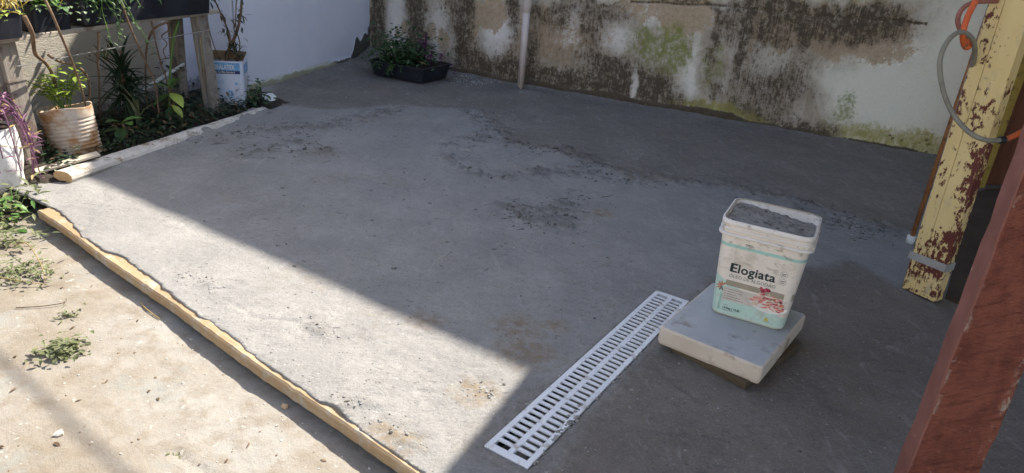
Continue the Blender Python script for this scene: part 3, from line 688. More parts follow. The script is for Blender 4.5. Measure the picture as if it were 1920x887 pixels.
def rrect(w, d, r, z, n=6):
    ring = []
    for q, (sx, sy) in enumerate(((-1, -1), (1, -1), (1, 1), (-1, 1))):
        for k in range(n):
            a = math.pi + q * math.pi / 2 + k * math.pi / 2 / (n - 1)
            ring.append((sx * (w / 2 - r) + r * math.cos(a), sy * (d / 2 - r) + r * math.sin(a), z))
    return ring
BW0, BW1, BD0, BD1 = .242, .280, .222, .258
def bucket_material():
    m = NT('bucket_plastic'); x, y, z = m.xyz()
    n2 = m.noise(9, 5, .7); n3 = m.noise(60, 5, .75)
    white = m.ramp(m.noise(6, 4), [(.3, (.78, .68, .565)), (.7, (.85, .765, .66))])
    mint = m.ramp(m.noise(8, 4), [(.3, (.44, .62, .52)), (.7, (.56, .70, .60))])
    # lower label is mint, its upper edge dips towards the picture
    edge = m.math('ADD', .118, m.math('MULTIPLY', m.math('ADD', x, .05), -.42))
    low = m.range(m.math('SUBTRACT', edge, z), -.002, .004)
    low = m.math('MULTIPLY', low, m.range(z, .0, .02, .55, 1))
    c = m.mix(low, white, mint)
    c = m.mix(m.range(m.math('ABSOLUTE', m.math('SUBTRACT', z, .262)), .0065, .0045), c, (.38, .62, .53))
    c = m.mix(m.math('MULTIPLY', m.range(m.math('ABSOLUTE', m.math('SUBTRACT', z, .125)), .014, .012), m.range(x, .118, .122)), c, (.40, .34, .24))
    c = m.mix(m.range(n2, .54, .70, 0, .7), c, (.42, .35, .26)); c = m.mix(m.math('MULTIPLY', m.range(m.noise(34, 4, .6, stretch=(.7, .7, 1.6)), .56, .66, 0, .75), m.range(z, .14, .24)), c, (.36, .29, .21))
    c = m.mix(m.range(n3, .60, .68, 0, .6), c, (.36, .30, .23))
    c = m.mix(m.range(z, .012, .0, 0, .7), c, (.35, .28, .14))
    m.color(c); m.rough(.42, .4); m.bump(n3, .12, .002); return m.mat
MAT['bucket'] = bucket_material()
MAT['rim'] = mottled('bucket_rim', (.74, .67, .59), (.84, .77, .69), 8, c3=(.42, .35, .28), s3=30, t3=(.57, .68), rough=.45, bump=.12)
MAT['fill'] = mottled('bucket_mortar', (.21, .19, .165), (.34, .31, .275), 22, c3=(.085, .075, .065), s3=46, t3=(.54, .66), rough=.95, bump=.9, bscale=90, bdist=.008)
INK = dict(dark=plain('ink_dark', (.025, .045, .045)), grey=plain('ink_grey', (.16, .16, .15)), tan=plain('ink_tan', (.38, .32, .23)), pale=plain('ink_pale', (.62, .55, .47)), pink=plain('ink_pink', (.66, .26, .22)),
           rose=plain('ink_rose', (.50, .10, .12)), red=plain('ink_crimson', (.35, .03, .07)), cream=plain('ink_cream', (.72, .52, .38)), mintd=plain('ink_mint', (.34, .52, .42)), yel=plain('ink_yellow', (.62, .50, .08)), orange=plain('ink_orange', (.62, .22, .12)), white=plain('ink_white', (.76, .72, .66)), blue=plain('ink_blue', (.03, .05, .14)), sky=plain('ink_sky', (.22, .45, .68)))
def text_mesh(body, size, mat, bold=0.0, sx=1.0, align='LEFT', space=1.0):
    cu = bpy.data.curves.new('lettering', 'FONT'); cu.body = body; cu.size = size; cu.offset = bold; cu.align_x = align; cu.resolution_u = 4; cu.space_character = space
    ob = bpy.data.objects.new('lettering', cu); COL.objects.link(ob)
    dg = bpy.context.evaluated_depsgraph_get(); me = bpy.data.meshes.new_from_object(ob.evaluated_get(dg))
    COL.objects.unlink(ob); bpy.data.objects.remove(ob); bpy.data.curves.remove(cu)
    me.transform(Matrix.Diagonal((sx, 1, 1, 1))); me.materials.clear(); me.materials.append(mat); return me
def build_bucket():
    root = empty('mortar_bucket', (BKC[0], BKC[1], BKZ), 'white square plastic bucket with a green food label, filled with mortar', 'bucket', rz=BKA)
    def wd(z): t = z / BH; return BW0 + (BW1 - BW0) * t, BD0 + (BD1 - BD0) * t
    rings = [rrect(BW0 - .014, BD0 - .014, .03, 0), rrect(BW0 - .004, BD0 - .004, .033, .004), rrect(BW0, BD0, .034, .012)]
    for z in (.1, .2, .30, BH - .002): w, d = wd(z); rings.append(rrect(w, d, .036, z))
    for z in (BH - .002, BH - .06): w, d = wd(z); rings.append(rrect(w - .007, d - .007, .033, z))
    b = MB(); b.rings(rings, cap1=True); body = b.build('body', MAT['bucket'], root, smooth=True)
    # rolled lip and two collar flanges
    def band(z0, z1, out, name):
        w, d = wd((z0 + z1) / 2); r = MB()
        R = [rrect(w - .001, d - .001, .036, z0), rrect(w + out, d + out, .040, z0 + .0015), rrect(w + out + .001, d + out + .001, .040, (z0 + z1) / 2), rrect(w + out, d + out, .040, z1 - .0015), rrect(w - .001, d - .001, .036, z1)]
        r.rings(R, cap0=False, cap1=False); r.build(name, MAT['rim'], root, smooth=True)
    band(BH - .016, BH + .003, .010, 'lip'); band(BH - .032, BH - .022, .014, 'collar'); band(BH - .050, BH - .0395, .022, 'collar')
    rb = MB(); w, d = wd(BH - .03)
    for i in range(26):
        t = -.5 + (i + .5) / 26; rb.box((t * (w - .06), -d / 2 - .003, BH - .028), (.0018, .008, .012)); rb.box((w / 2 + .003, t * (d - .06), BH - .036), (.008, .0018, .010))
    o = rb.build('collar_ribs', MAT['rim'], root); tag(o, kind='stuff')
    n = 44; xs = np.linspace(-.5, .5, n); X, Y = np.meshgrid(xs * (BW1 - .012), xs * (BD1 - .012))
    inside = (np.abs(X) < BW1 / 2 - .005) & (np.abs(Y) < BD1 / 2 - .005)
    cx = np.maximum(np.abs(X) - (BW1 / 2 - .040), 0); cy = np.maximum(np.abs(Y) - (BD1 / 2 - .040), 0); inside &= np.hypot(cx, cy) < .036
    z = BH - .012 + .011 * (fbm(X, Y, 10, 3, 51) - .5) + .014 * (fbm(X, Y, 60, 4, 52) - .5) - .016 * sstep(.02, .15, X * .5 + Y * .8)
    f = grid_mesh('mortar_fill', np.stack([X, Y, z], -1), inside, [MAT['fill']]); f.parent = root
    tilt = math.atan2((BD1 - BD0) / 2, BH)
    def face(z, off=.0009): return -wd(z)[1] / 2 - off
    def decal(me, x, z, off=.0009, name='label_print'):
        o = put(name, me, body, (x, face(z, off), z), (math.pi / 2 + tilt, 0, 0)); return o
    decal(text_mesh('Elogiata', .043, INK['dark'], .0010, 1.0, space=1.06), -.083, .171, name='label_lettering')
    for x, y, w_, h_ in ((-.001, 0, .009, .0305), (.0, -.0005, .023, .0035), (.0, .0275, .023, .0035)):                # heavy slab serifs of the first letter
        s = MB(); s.quad((x, y, 0), (x + w_, y, 0), (x + w_, y + h_, 0), (x, y + h_, 0)); decal(s.mesh('label_lettering', INK['dark']), -.083, .171, .0012, 'label_lettering')
    decal(text_mesh('ÓLEO DE ALGODÃO', .0162, INK['grey'], 0, .98), -.083, .150, name='label_lettering')
    def rect(x0, z0, x1, z1, ink, off=.0009):
        b = MB(); n = 8
        b.quad((0, 0, 0), (x1 - x0, 0, 0), (x1 - x0, z1 - z0, 0), (0, z1 - z0, 0)); decal(b.mesh('label_print', ink), x0, z0, off)
    rect(-.088, .118, .098, .138, INK['tan'], .0007)
    rect(-.091, .062, .030, .112, INK['pale'], .0006)
    rect(-.098, .022, -.092, .085, INK['mintd'], .0006)
    for i, L in enumerate((.052, .050, .034, .046, .058)): rect(-.078, .104 - i * .0088, -.078 + L, .1055 - i * .0088, INK['grey'], .0011)
    for i in range(5): rect(-.085, .1035 - i * .0088, -.082, .1062 - i * .0088, INK['grey'], .0011)
    decal(text_mesh('14,5kg | 15,8L', .0105, INK['dark'], .0002), -.083, .030, name='label_lettering')
    rect(-.083, .044, -.066, .0452, INK['grey']); rect(-.083, .024, -.045, .0252, INK['grey'])
    # badges
    def ring(x, z, r, ink, t=.0013, fill=False, k=24, off=.0010, sxx=1.0):
        b = MB()
        if fill: b.v = [(r * sxx * math.cos(2 * math.pi * i / k), r * math.sin(2 * math.pi * i / k), 0) for i in range(k)]; b.f = [tuple(range(k))]; b.m = [0]
        else:
            for i in range(k):
                a0, a1 = 2 * math.pi * i / k, 2 * math.pi * (i + 1) / k
                b.quad((r * math.cos(a0), r * math.sin(a0), 0), (r * math.cos(a1), r * math.sin(a1), 0), ((r - t) * math.cos(a1), (r - t) * math.sin(a1), 0), ((r - t) * math.cos(a0), (r - t) * math.sin(a0), 0))
        decal(b.mesh('label_print', ink), x, z, off)
    for z in (.206, .180):
        ring(.082, z, .0115, INK['grey'], .0009)
        rect(.075, z + .001, .089, z + .0038, INK['grey'], .0012); rect(.0765, z - .005, .0875, z - .0022, INK['grey'], .0012)
    # plate of food
    pl = MB(); k = 28
    pl.v = [(.060 * math.cos(math.pi + math.pi * i / k), .030 * math.sin(math.pi + math.pi * i / k), 0) for i in range(k + 1)]; pl.f = [tuple(range(k + 1))]; pl.m = [0]
    decal(pl.mesh('label_picture', INK['white']), .058, .086, .0008, 'label_picture')
    rng = random.Random(5); fm = MB()
    inks = [INK['pink'], INK['rose'], INK['cream'], INK['red'], INK['orange'], INK['dark']]
    for i in range(90):
        a = rng.uniform(-.052, .046); hmax = .040 * (1 - (a / .058) ** 2); zz = rng.uniform(-.022, hmax)
        if zz < -.022 * math.sqrt(max(0, 1 - (a / .058) ** 2)): continue
        fm.cur = rng.choice((0, 0, 1, 2, 2, 2, 4, 0, 3)); L, W = rng.uniform(.006, .016), rng.uniform(.0025, .0045); th = rng.uniform(-.6, .6)
        c_, s_ = math.cos(th), math.sin(th); zo = i * 4e-6
        pts = [(-L, -W * .5), (-L * .5, -W), (L * .5, -W), (L, -W * .4), (L, W * .4), (L * .5, W), (-L * .5, W), (-L, W * .5)]
        fm.quad(*[(a + p * c_ * .7 - q * s_ * .7, zz + p * s_ * .7 + q * c_ * .7, zo) for p, q in pts])
    for i in range(16):
        fm.cur = 3 if i % 3 else 1; a, zz = -.022 + rng.gauss(0, .010), .046 + rng.gauss(0, .006); r = rng.uniform(.004, .008)
        fm.quad(*[(a + r * rng.uniform(.6, 1.1) * math.cos(q), zz + r * rng.uniform(.5, 1) * math.sin(q), i * 4e-6 + 4e-4) for q in (0, 1.1, 2.2, 3.2, 4.2, 5.3)])
    fm.cur = 5
    for i in range(14): a = -.020 + i * .0042; fm.quad((a, .020 + .003 * math.sin(i), 6e-4), (a + .005, .019 + .003 * math.sin(i * 1.3), 6e-4), (a + .004, .0225 + .003 * math.cos(i), 6e-4))
    decal(fm.mesh('label_picture', inks), .056, .087, .0011, 'label_picture')
    fl = MB()
    for q in range(7):
        fl.cur = 0 if q < 5 else 1; a = math.radians(60 + q * 38); fl.quad((0, 0, q * 1e-5), (.012 * math.cos(a - .25), .012 * math.sin(a - .25), q * 1e-5), (.021 * math.cos(a), .021 * math.sin(a), q * 1e-5), (.012 * math.cos(a + .25), .012 * math.sin(a + .25), q * 1e-5))
    decal(fl.mesh('label_picture', [INK['orange'], INK['grey']]), -.098, .110, .0007, 'label_picture')
    t = MB(); t.quad((-.009, 0, 0), (.009, 0, 0), (0, .015, 0)); decal(t.mesh('label_print', INK['yel']), .062, .026, .0009)
    rect(.052, .0225, .075, .0235, INK['grey'])
    rect(-.052, .2755, -.030, .2785, INK['grey'], .0010); rect(-.052, .2715, -.024, .2735, INK['grey'], .0010)
build_bucket()

# ------------------------------------------------------------------ posts, pipe, hose
def chipped(name, paint1, paint2, under, scale=26, thr=(.52, .57), low=None, edge=False):
    m = NT(name); x, y, z = m.xyz()
    n = m.noise(scale, 6, .72, stretch=(1.4, 1.4, .8)); big = m.noise(4.5, 4, .6)
    k = m.math('ADD', n, m.math('MULTIPLY', m.math('SUBTRACT', big, .5), 1.15))
    if low: k = m.math('ADD', k, m.range(z, *low))
    if edge: k = m.math('ADD', k, m.math('ADD', m.range(x, .085, .135, -.02, .055), m.range(x, .012, .0, 0, .07)))
    c = m.ramp(m.noise(7, 5, .65, stretch=(1, 1, .3)), [(.3, paint1), (.7, paint2)])
    c = m.mix(m.range(m.noise(16, 5, .7, stretch=(1, 1, .4)), .56, .70, 0, .55), c, (.40, .35, .27))
    w = m.range(k, *thr); c = m.mix(w, c, under)
    m.color(c); m.rough(.6, .3); m.bump(m.math('SUBTRACT', 1.0, w), .45, .002); return m.mat
MAT['yellow'] = chipped('chipped_yellow', (.68, .50, .21), (.78, .60, .28), (.13, .035, .025), 38, (.56, .60), (.42, .06, 0, .10), True)
MAT['oldyellow'] = mottled('old_yellow', (.36, .25, .05), (.46, .33, .08), 6, c3=(.22, .15, .05), s3=20, rough=.6)
MAT['galv'] = mottled('galvanised_strap', (.32, .31, .29), (.42, .40, .37), 12, rough=.45, bump=.1)
MAT['steelgrey'] = mottled('grey_steel_edge', (.16, .17, .19), (.26, .27, .30), 10, rough=.5)
MAT['rubber'] = plain('black_rubber', (.02, .02, .022), .5)
def build_yellow_post():
    a = G(1690, 541); fd = math.radians(-58)
    wd_, dp, Hh = .140, .055, 2.5
    root = empty('yellow_post', (a[0], a[1], 0), 'steel post with chipped yellow paint showing red primer, strapped near its foot', 'post', rz=fd)
    root.rotation_euler = (0, 0, fd)
    # local x runs along the wide face, local -y is its outward normal
    seam = .05
    f = MB()
    def panel(x0, x1, name):
        q = MB(); n = 40; rings = []
        for i in range(n + 1):
            z = .004 + (Hh - .004) * i / n
            rings.append([(x0, 0, z), (x1, 0, z), (x1, dp, z), (x0, dp, z)])
        q.rings(rings); q.build(name, MAT['yellow'], root, bevel=.0025)
    panel(0, seam - .0006, 'channel'); panel(seam + .0006, wd_, 'channel')
    e = MB(); e.box((-.004, dp / 2 + .006, Hh / 2), (.006, dp * .8, Hh - .02)); e.build('edge_strip', MAT['steelgrey'], root)
    st = MB(); zc = .155
    for x0, y0, x1, y1 in ((-.012, -.0035, wd_ + .004, -.001), (wd_ + .001, -.0035, wd_ + .004, dp + .004), (-.012, dp + .001, wd_ + .004, dp + .004), (-.012, -.0035, -.0085, dp + .004)):
        st.box(((x0 + x1) / 2, (y0 + y1) / 2, zc), (abs(x1 - x0), abs(y1 - y0), .032))
    st.build('strap', MAT['galv'], root)
    # lean a little to the left
    root.rotation_euler = (Matrix.Rotation(math.radians(-1.6), 3, 'Y') @ Matrix.Rotation(fd, 3, 'Z')).to_euler()
    return root
YP = build_yellow_post()
def build_far_right():
    a = G(1813, 353); b = G(1846, 353)
    d = b[:2] - a[:2]; w = float(np.linalg.norm(d)); ang = math.atan2(d[1], d[0])
    m = MB(); m.box((w / 2, .04, 1.2), (w, .08, 2.4)); o = m.build('gate_post', MAT['oldyellow'], bevel=.004); o.location = (a[0], a[1], 0); o.rotation_euler[2] = ang
    tag(o, 'dull ochre post standing behind the chipped yellow post', 'post')
    r = empty('boarded_screen', (b[0] + .03, b[1] + .06, 0), 'dark red-brown boarded screen beside the ochre post', 'screen', rz=ang)
    bw = .17; bm = MB(); bm.box((0, 0, 0), (bw - .008, .03, 2.1)); me = bm.mesh('board', MAT['redboard'])
    for i in range(7): put('board', me, r, (.09 + i * bw, .02 + (.003 if i % 2 else 0), 1.055))
    sd = empty('shed_side', (b[0] + 1.25, b[1] - .1, 0), 'dark boarded shed side closing off the right of the carport', 'shed wall', rz=math.radians(-82))  # out of view, added to keep light off the right side
    for i in range(24): put('board', me, sd, (.09 + i * bw, .02 + (.003 if i % 2 else 0), 1.055))  # boards of the added light blocker, out of view
MAT['redboard'] = wood('redbrown_boards', (.14, .055, .03), (.22, .09, .05), (3, 3, .3))
build_far_right()
MAT['shedfloor'] = mottled('shed_floor', (.045, .030, .021), (.075, .053, .038), 6, rough=.85, bump=.4)  # near-black brown paints the deep shade right of the yellow post
def build_shade_sheet():
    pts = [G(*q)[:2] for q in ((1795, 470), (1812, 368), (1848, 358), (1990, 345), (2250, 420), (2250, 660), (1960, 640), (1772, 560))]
    m = MB(); m.rings([[(q[0], q[1], z) for q in reversed(pts)] for z in (.012, -.02)]); o = m.build('shed_floor', MAT['shedfloor']); tag(o, kind='structure')  # thin sheet over the floor, its dark colour stands in for shade
build_shade_sheet()
def rotv(m, a):
    mp = m.n.new('ShaderNodeMapping'); mp.inputs['Rotation'].default_value = (0, a, 0); m.link(m.tc, mp.inputs[0]); return mp.outputs[0]
def red_material():
    m = NT('red_brown_paint'); n1 = m.noise(5, 5, .6); n2 = m.noise(30, 6, .7, stretch=(1, 1, .5)); n3 = m.noise(110, 4, .7, stretch=(.5, .5, 1.6))
    c = m.ramp(n1, [(.3, (.20, .062, .040)), (.7, (.31, .105, .062))])
    c = m.mix(m.range(n2, .46, .66, 0, .75), c, (.13, .035, .024)); c = m.mix(m.range(n3, .60, .75, 0, .35), c, (.38, .13, .075))
    saw = m.noise(70, 4, .7, vec=rotv(m, .6), stretch=(.22, .22, 1.6)); c = m.mix(m.range(saw, .52, .66, 0, .7), c, (.11, .028, .02))
    ex = m.xyz()[0]; edge = m.math('MAXIMUM', m.range(ex, .012, .0), m.range(ex, .098, .112))
    c = m.mix(m.math('MULTIPLY', edge, m.range(m.noise(38, 5, .7, stretch=(1, 1, .5)), .53, .60)), c, (.50, .41, .33))
    c = m.mix(m.range(m.noise(60, 4, .6), .69, .72, 0, .6), c, (.42, .30, .24))
    m.color(c); m.rough(.72, .25); m.bump(m.math('ADD', saw, m.math('ADD', n2, n3)), 1.0, .010); return m.mat
MAT['redbeam'] = red_material()
MAT['reddust'] = mottled('dusty_red_edge', (.17, .065, .045), (.25, .105, .08), 9, c3=(.44, .34, .27), s3=26, t3=(.66, .74), rough=.85, bump=.6)
def build_red_beam():
    yy = 1.12; a = AY(1699, 887, yy); fd = math.radians(-20)
    r = ray((1836, 887)); # width so that the right edge meets its measured place
    e = np.array([math.cos(fd), math.sin(fd)])
    A_ = np.array([[e[0], -r[0]], [e[1], -r[1]]]); w = float(np.linalg.solve(A_, -a[:2])[0])
    b = MB(); n = 60; rings = []; rng = random.Random(2); dp = .075
    for i in range(n + 1):
        z = 2.55 * i / n; dent = .004 * (vnoise(np.array([z * 7.0]), np.array([1.0]), 3)[0] - .5); j = lambda s=.0015: rng.uniform(-s, s) + dent
        rings.append([(j(), j(.0008), z), (.003 + j(), -.003 + j(.0008), z), (w - .003 + j(.0025), -.003, z), (w + j(.0025), j(), z), (w, dp, z), (0 + j(), dp, z)])
    b.rings(rings)
    for i in range(n): b.m[i * 6 + 5] = 1; b.m[i * 6] = 1
    o = b.build('red_beam_post', [MAT['redbeam'], MAT['reddust']]); o.location = (a[0], a[1], 0); o.rotation_euler[2] = fd
    tag(o, 'rough wooden post painted red-brown, its paint scuffed along the edge', 'post')
build_red_beam()

MAT['pvc'] = mottled('cream_pvc', (.60, .50, .44), (.68, .58, .52), 4, c3=(.45, .36, .30), s3=9, t3=(.62, .75), rough=.45, bump=.05)
MAT['pvcin'] = plain('pvc_inside', (.62, .36, .18), .6)
def build_downpipe():
    root = empty('drain_pipe', (PIPE[0], PIPE[1], 0), 'cream plastic downpipe with a slanted open end on the mouldy wall', 'downpipe')
    r = .031; b = MB(); n = 20; R0 = []; R1 = []; R2 = []
    for k in range(n):
        a = 2 * math.pi * k / n; x, y = math.cos(a), math.sin(a)
        zc = .028 - .026 * (-y) * 1.0 + .012 * (-x)
        R0.append((x * (r - .004), y * (r - .004), zc)); R1.append((x * r, y * r, zc)); R2.append((x * r, y * r, .72))
    b.rings([R0, R1, R2], cap0=False, cap1=True); b.build('pipe', MAT['pvc'], root, smooth=True)
    i = MB(); i.rings([[(p[0] * .99, p[1] * .99, .30) for p in R0], R0], cap0=True, cap1=False); i.build('pipe_inside', MAT['pvcin'], root, smooth=True)
    c = MB(); ring = lambda rr, z: [(rr * math.cos(2 * math.pi * k / n), rr * math.sin(2 * math.pi * k / n), z) for k in range(n)]
    c.rings([ring(.031, .655), ring(.0365, .658), ring(.0365, .70), ring(.043, .715), ring(.043, 2.6)], cap0=False); c.build('socket', MAT['pvc'], root, smooth=True)
    root.rotation_euler = (0, math.radians(-.4), 0)
build_downpipe()

def smooth_path(pts, n=14):
    pts = [Vector(p) for p in pts]; out = []
    q = [pts[0] * 2 - pts[1]] + pts + [pts[-1] * 2 - pts[-2]]
    for i in range(1, len(q) - 2):
        for k in range(n):
            t = k / n; a, b, c, d = q[i - 1], q[i], q[i + 1], q[i + 2]
            out.append(.5 * ((2 * b) + (c - a) * t + (2 * a - 5 * b + 4 * c - d) * t * t + (3 * b - a - 3 * c + d) * t ** 3))
    out.append(pts[-1]); return out
MAT['hosegrey'] = plain('grey_hose', (.24, .22, .17), .45); MAT['orange'] = mottled('orange_cord', (.60, .10, .025), (.72, .15, .04), 10, c3=(.25, .12, .08), s3=40, rough=.5, bump=.05)
MAT['faded'] = plain('faded_red_hose', (.30, .12, .09), .5)
MAT['rust'] = mottled('rusty_rod', (.26, .10, .035), (.38, .17, .07), 10, c3=(.12, .06, .03), s3=30, rough=.7); MAT['whitecap'] = plain('white_fitting', (.66, .66, .64), .5)
def build_hoses():
    y = 2.55
    pts = [AY(1822, 72, y), AY(1800, 60, y - .02), AY(1775, 80, y - .03), AY(1762, 120, y - .04), AY(1770, 175, y - .06), AY(1790, 218, y - .10), AY(1820, 250, y - .16), AY(1850, 263, y - .19), AY(1876, 263, y - .17)]
    pts2 = [AY(1822, 72, y), AY(1828, 95, y + .04), AY(1822, 130, y + .10), AY(1812, 165, y + .14)]
    r = empty('grey_hose', AY(1790, 218, y - .1), 'grey hose looped round the yellow post, hanging from an orange cord', 'hose')
    def child(p, rad, name, mat): 
        m = MB(); o0 = Vector(r.location); m.tube([Vector(q) - o0 for q in smooth_path(p)], rad, 10); m.build(name, mat, r, smooth=True)
    child(list(reversed(pts2))[:-1] + pts, .0085, 'tube', MAT['hosegrey']); child([AY(1874, 263, y - .17), AY(1884, 262, y - .168)], .013, 'coupling', MAT['rubber'])
    c = MB(); c.tube(smooth_path([AY(1885, 262, y - .165), AY(1903, 254, y - .14), AY(1925, 243, y - .10), AY(1990, 215, y)]), .0095, 10)
    o = c.build('power_cord', MAT['orange'], smooth=True); tag(o, 'orange cord running on from the black coupling of the grey hose', 'cord')
    c = MB(); c.tube(smooth_path([AY(1838, -40, y + .02), AY(1832, -5, y + .01), AY(1815, 30, y), AY(1806, 62, y - .01), AY(1808, 85, y + .02), AY(1816, 88, y + .03), AY(1818, 70, y + .05)]), [.010] * (14 * 6 + 1), 10)
    o = c.build('orange_hanger', MAT['orange'], smooth=True); tag(o, 'bright orange cord hooked down to carry the grey hose loop', 'cord')
    c = MB(); c.tube(smooth_path([AY(1815, 80, y + .05), AY(1800, 55, y + .06), AY(1796, 35, y + .06), AY(1806, 15, y + .06), AY(1830, 4, y + .06), AY(1870, 2, y + .07)]), .0085, 10)
    o = c.build('faded_hose', MAT['faded'], smooth=True); tag(o, 'faded brownish red hose bending behind the bright orange cord', 'hose')
    g = G(1706, 456); m = MB(); m.tube([(g[0], g[1], .03), (g[0] + .005, g[1], 1.9)], .010, 10)
    root = empty('rusty_rod', (g[0], g[1], 0), 'thin rusty pipe with a white end fitting beside the yellow post', 'pipe')
    m = MB(); m.tube([(0, 0, .03), (.012, 0, 2.3)], .011, 10); m.build('rod', MAT['rust'], root, smooth=True)
    m = MB(); m.tube([(-.002, 0, .0), (0, 0, .04)], [.019, .021], 12); m.build('fitting', MAT['whitecap'], root, smooth=True)
build_hoses()

# ------------------------------------------------------------------ carport roof over the posts (throws the shade at the right)
MAT['sheet'] = mottled('roof_sheet', (.22, .17, .14), (.30, .24, .20), 4, rough=.8)
def build_roof():
    e1 = G(980, 705)[:2]; e2 = G(830, 887)[:2]; d = (e1 - e2) / np.linalg.norm(e1 - e2); Z = 2.6
    o = e1 + SH * Z * COT
    root = empty('carport_roof', (o[0], o[1], 0), 'low corrugated carport roof carried by the posts', 'roof', rz=math.atan2(d[1], d[0]))
    L0, L1, W = -4.6, .95, 5.0; b = MB(); n = 100; rows = []
    for i in range(n + 1):
        x = L0 + (L1 - L0) * i / n; rows.append([(x, 0, Z + (.012 if i % 2 else -.012)), (x, -W, Z + .25 + (.012 if i % 2 else -.012))])
    for p, q in zip(rows[:-1], rows[1:]): b.quad(p[0], q[0], q[1], p[1])
    b.build('sheet', MAT['sheet'], root)
    for y, zz in ((-.35, Z - .07), (-2.2, Z + .02), (-4.2, Z + .12)):
        p = MB(); p.box(((L0 + L1) / 2, y, zz), (L1 - L0 - .1, .06, .10)); p.build('beam', MAT['redboard'], root)
build_roof()

# ------------------------------------------------------------------ unseen white front added behind the viewer to bounce sunlight
MAT['housewhite'] = mottled('house_white', (.70, .68, .64), (.80, .78, .74), 2, rough=.85, bump=.3); MAT['glass'] = plain('dark_glass', (.04, .05, .06), .1, .6)
def build_bounce_front():
    root = empty('house_front', (-1.5, -3.0, 0), 'white house front behind the carport with a door and windows', 'house')
    b = MB(); b.box((-3.0, -.1, 1.45), (10.0, .2, 3.1)); b.build('wall', MAT['housewhite'], root)  # wall of the added front, only bounces sunlight
    for x, z, w, h in ((-5.2, 1.5, 1.2, 1.0), (-2.4, 1.5, 1.2, 1.0)):  # windows and door only dress the added front
        f = MB(); f.box((x, .02, z), (w, .06, h)); o = f.build('window', MAT['slat'], root, bevel=.005)
        for k in (-1, 1): g = MB(); g.box((x + k * w / 4, .055, z), (w / 2 - .06, .01, h - .08)); g.build('pane', MAT['glass'], o)
    d = MB(); d.box((-.4, .02, 1.0), (.85, .06, 2.1)); o = d.build('door', MAT['redboard'], root, bevel=.005)
    h = MB(); h.box((-.1, .075, 1.0), (.03, .05, .12)); h.build('handle', MAT['galv'], o)
build_bounce_front()
# ------------------------------------------------------------------ the plant shelf, its pots and plants
MAT['shelfwood'] = wood('weathered_wood', (.20, .17, .14), (.34, .30, .25), (3, 3, .35), c3=(.13, .09, .065))
MAT['plank'] = wood('weathered_plank', (.34, .29, .23), (.50, .44, .36), (3, .35, 3), c3=(.20, .15, .11))
MAT['blackplastic'] = mottled('black_plastic', (.012, .013, .018), (.028, .030, .040), 6, c3=(.06, .06, .06), s3=20, t3=(.62, .75), rough=.45, bump=.05)
MAT['potsoil'] = mottled('pot_soil', (.02, .015, .01), (.06, .045, .03), 20, rough=.95, bump=.6)
LM = dict(
    lime=leafmat('lime_leaf', (.26, .38, .05), (.50, .58, .13)), green=leafmat('green_leaf', (.06, .15, .03), (.15, .27, .06)), dark=leafmat('dark_leaf', (.012, .030, .015), (.035, .065, .028), trans=.12),
    mid=leafmat('mid_leaf', (.035, .085, .03), (.09, .16, .055)), purple=leafmat('purple_leaf', (.16, .06, .13), (.36, .18, .27)), deep=leafmat('deep_purple_leaf', (.06, .012, .055), (.20, .03, .15), trans=.12),
    dry=leafmat('dry_leaf', (.34, .24, .10), (.52, .40, .18)), yellow=leafmat('yellow_foliage', (.36, .26, .05), (.60, .46, .11)), weed=leafmat('weed_leaf', (.11, .13, .055), (.25, .265, .13)), brown=leafmat('brown_leaf', (.09, .055, .03), (.20, .125, .065)), pale=leafmat('pale_leaf', (.20, .30, .16), (.36, .44, .26)))
MAT['stem'] = mottled('brown_stem', (.12, .075, .045), (.22, .14, .085), 20, rough=.8, bump=.3); MAT['gstem'] = plain('green_stem', (.12, .20, .05)); MAT['wire'] = plain('bright_wire', (.5, .5, .5), .35, metal=.7)
SH0 = np.array([-2.345, 3.02]); SH1 = np.array([-1.985, 4.47]); SHD = (SH1 - SH0) / np.linalg.norm(SH1 - SH0); SHN = np.array([-SHD[1], SHD[0]]); SHL = float(np.linalg.norm(SH1 - SH0))
def shp(t, back, z): p = SH0 + SHD * t + SHN * back; return Vector((p[0], p[1], z))
def up_rot(d):
    d = Vector(d).normalized(); return d
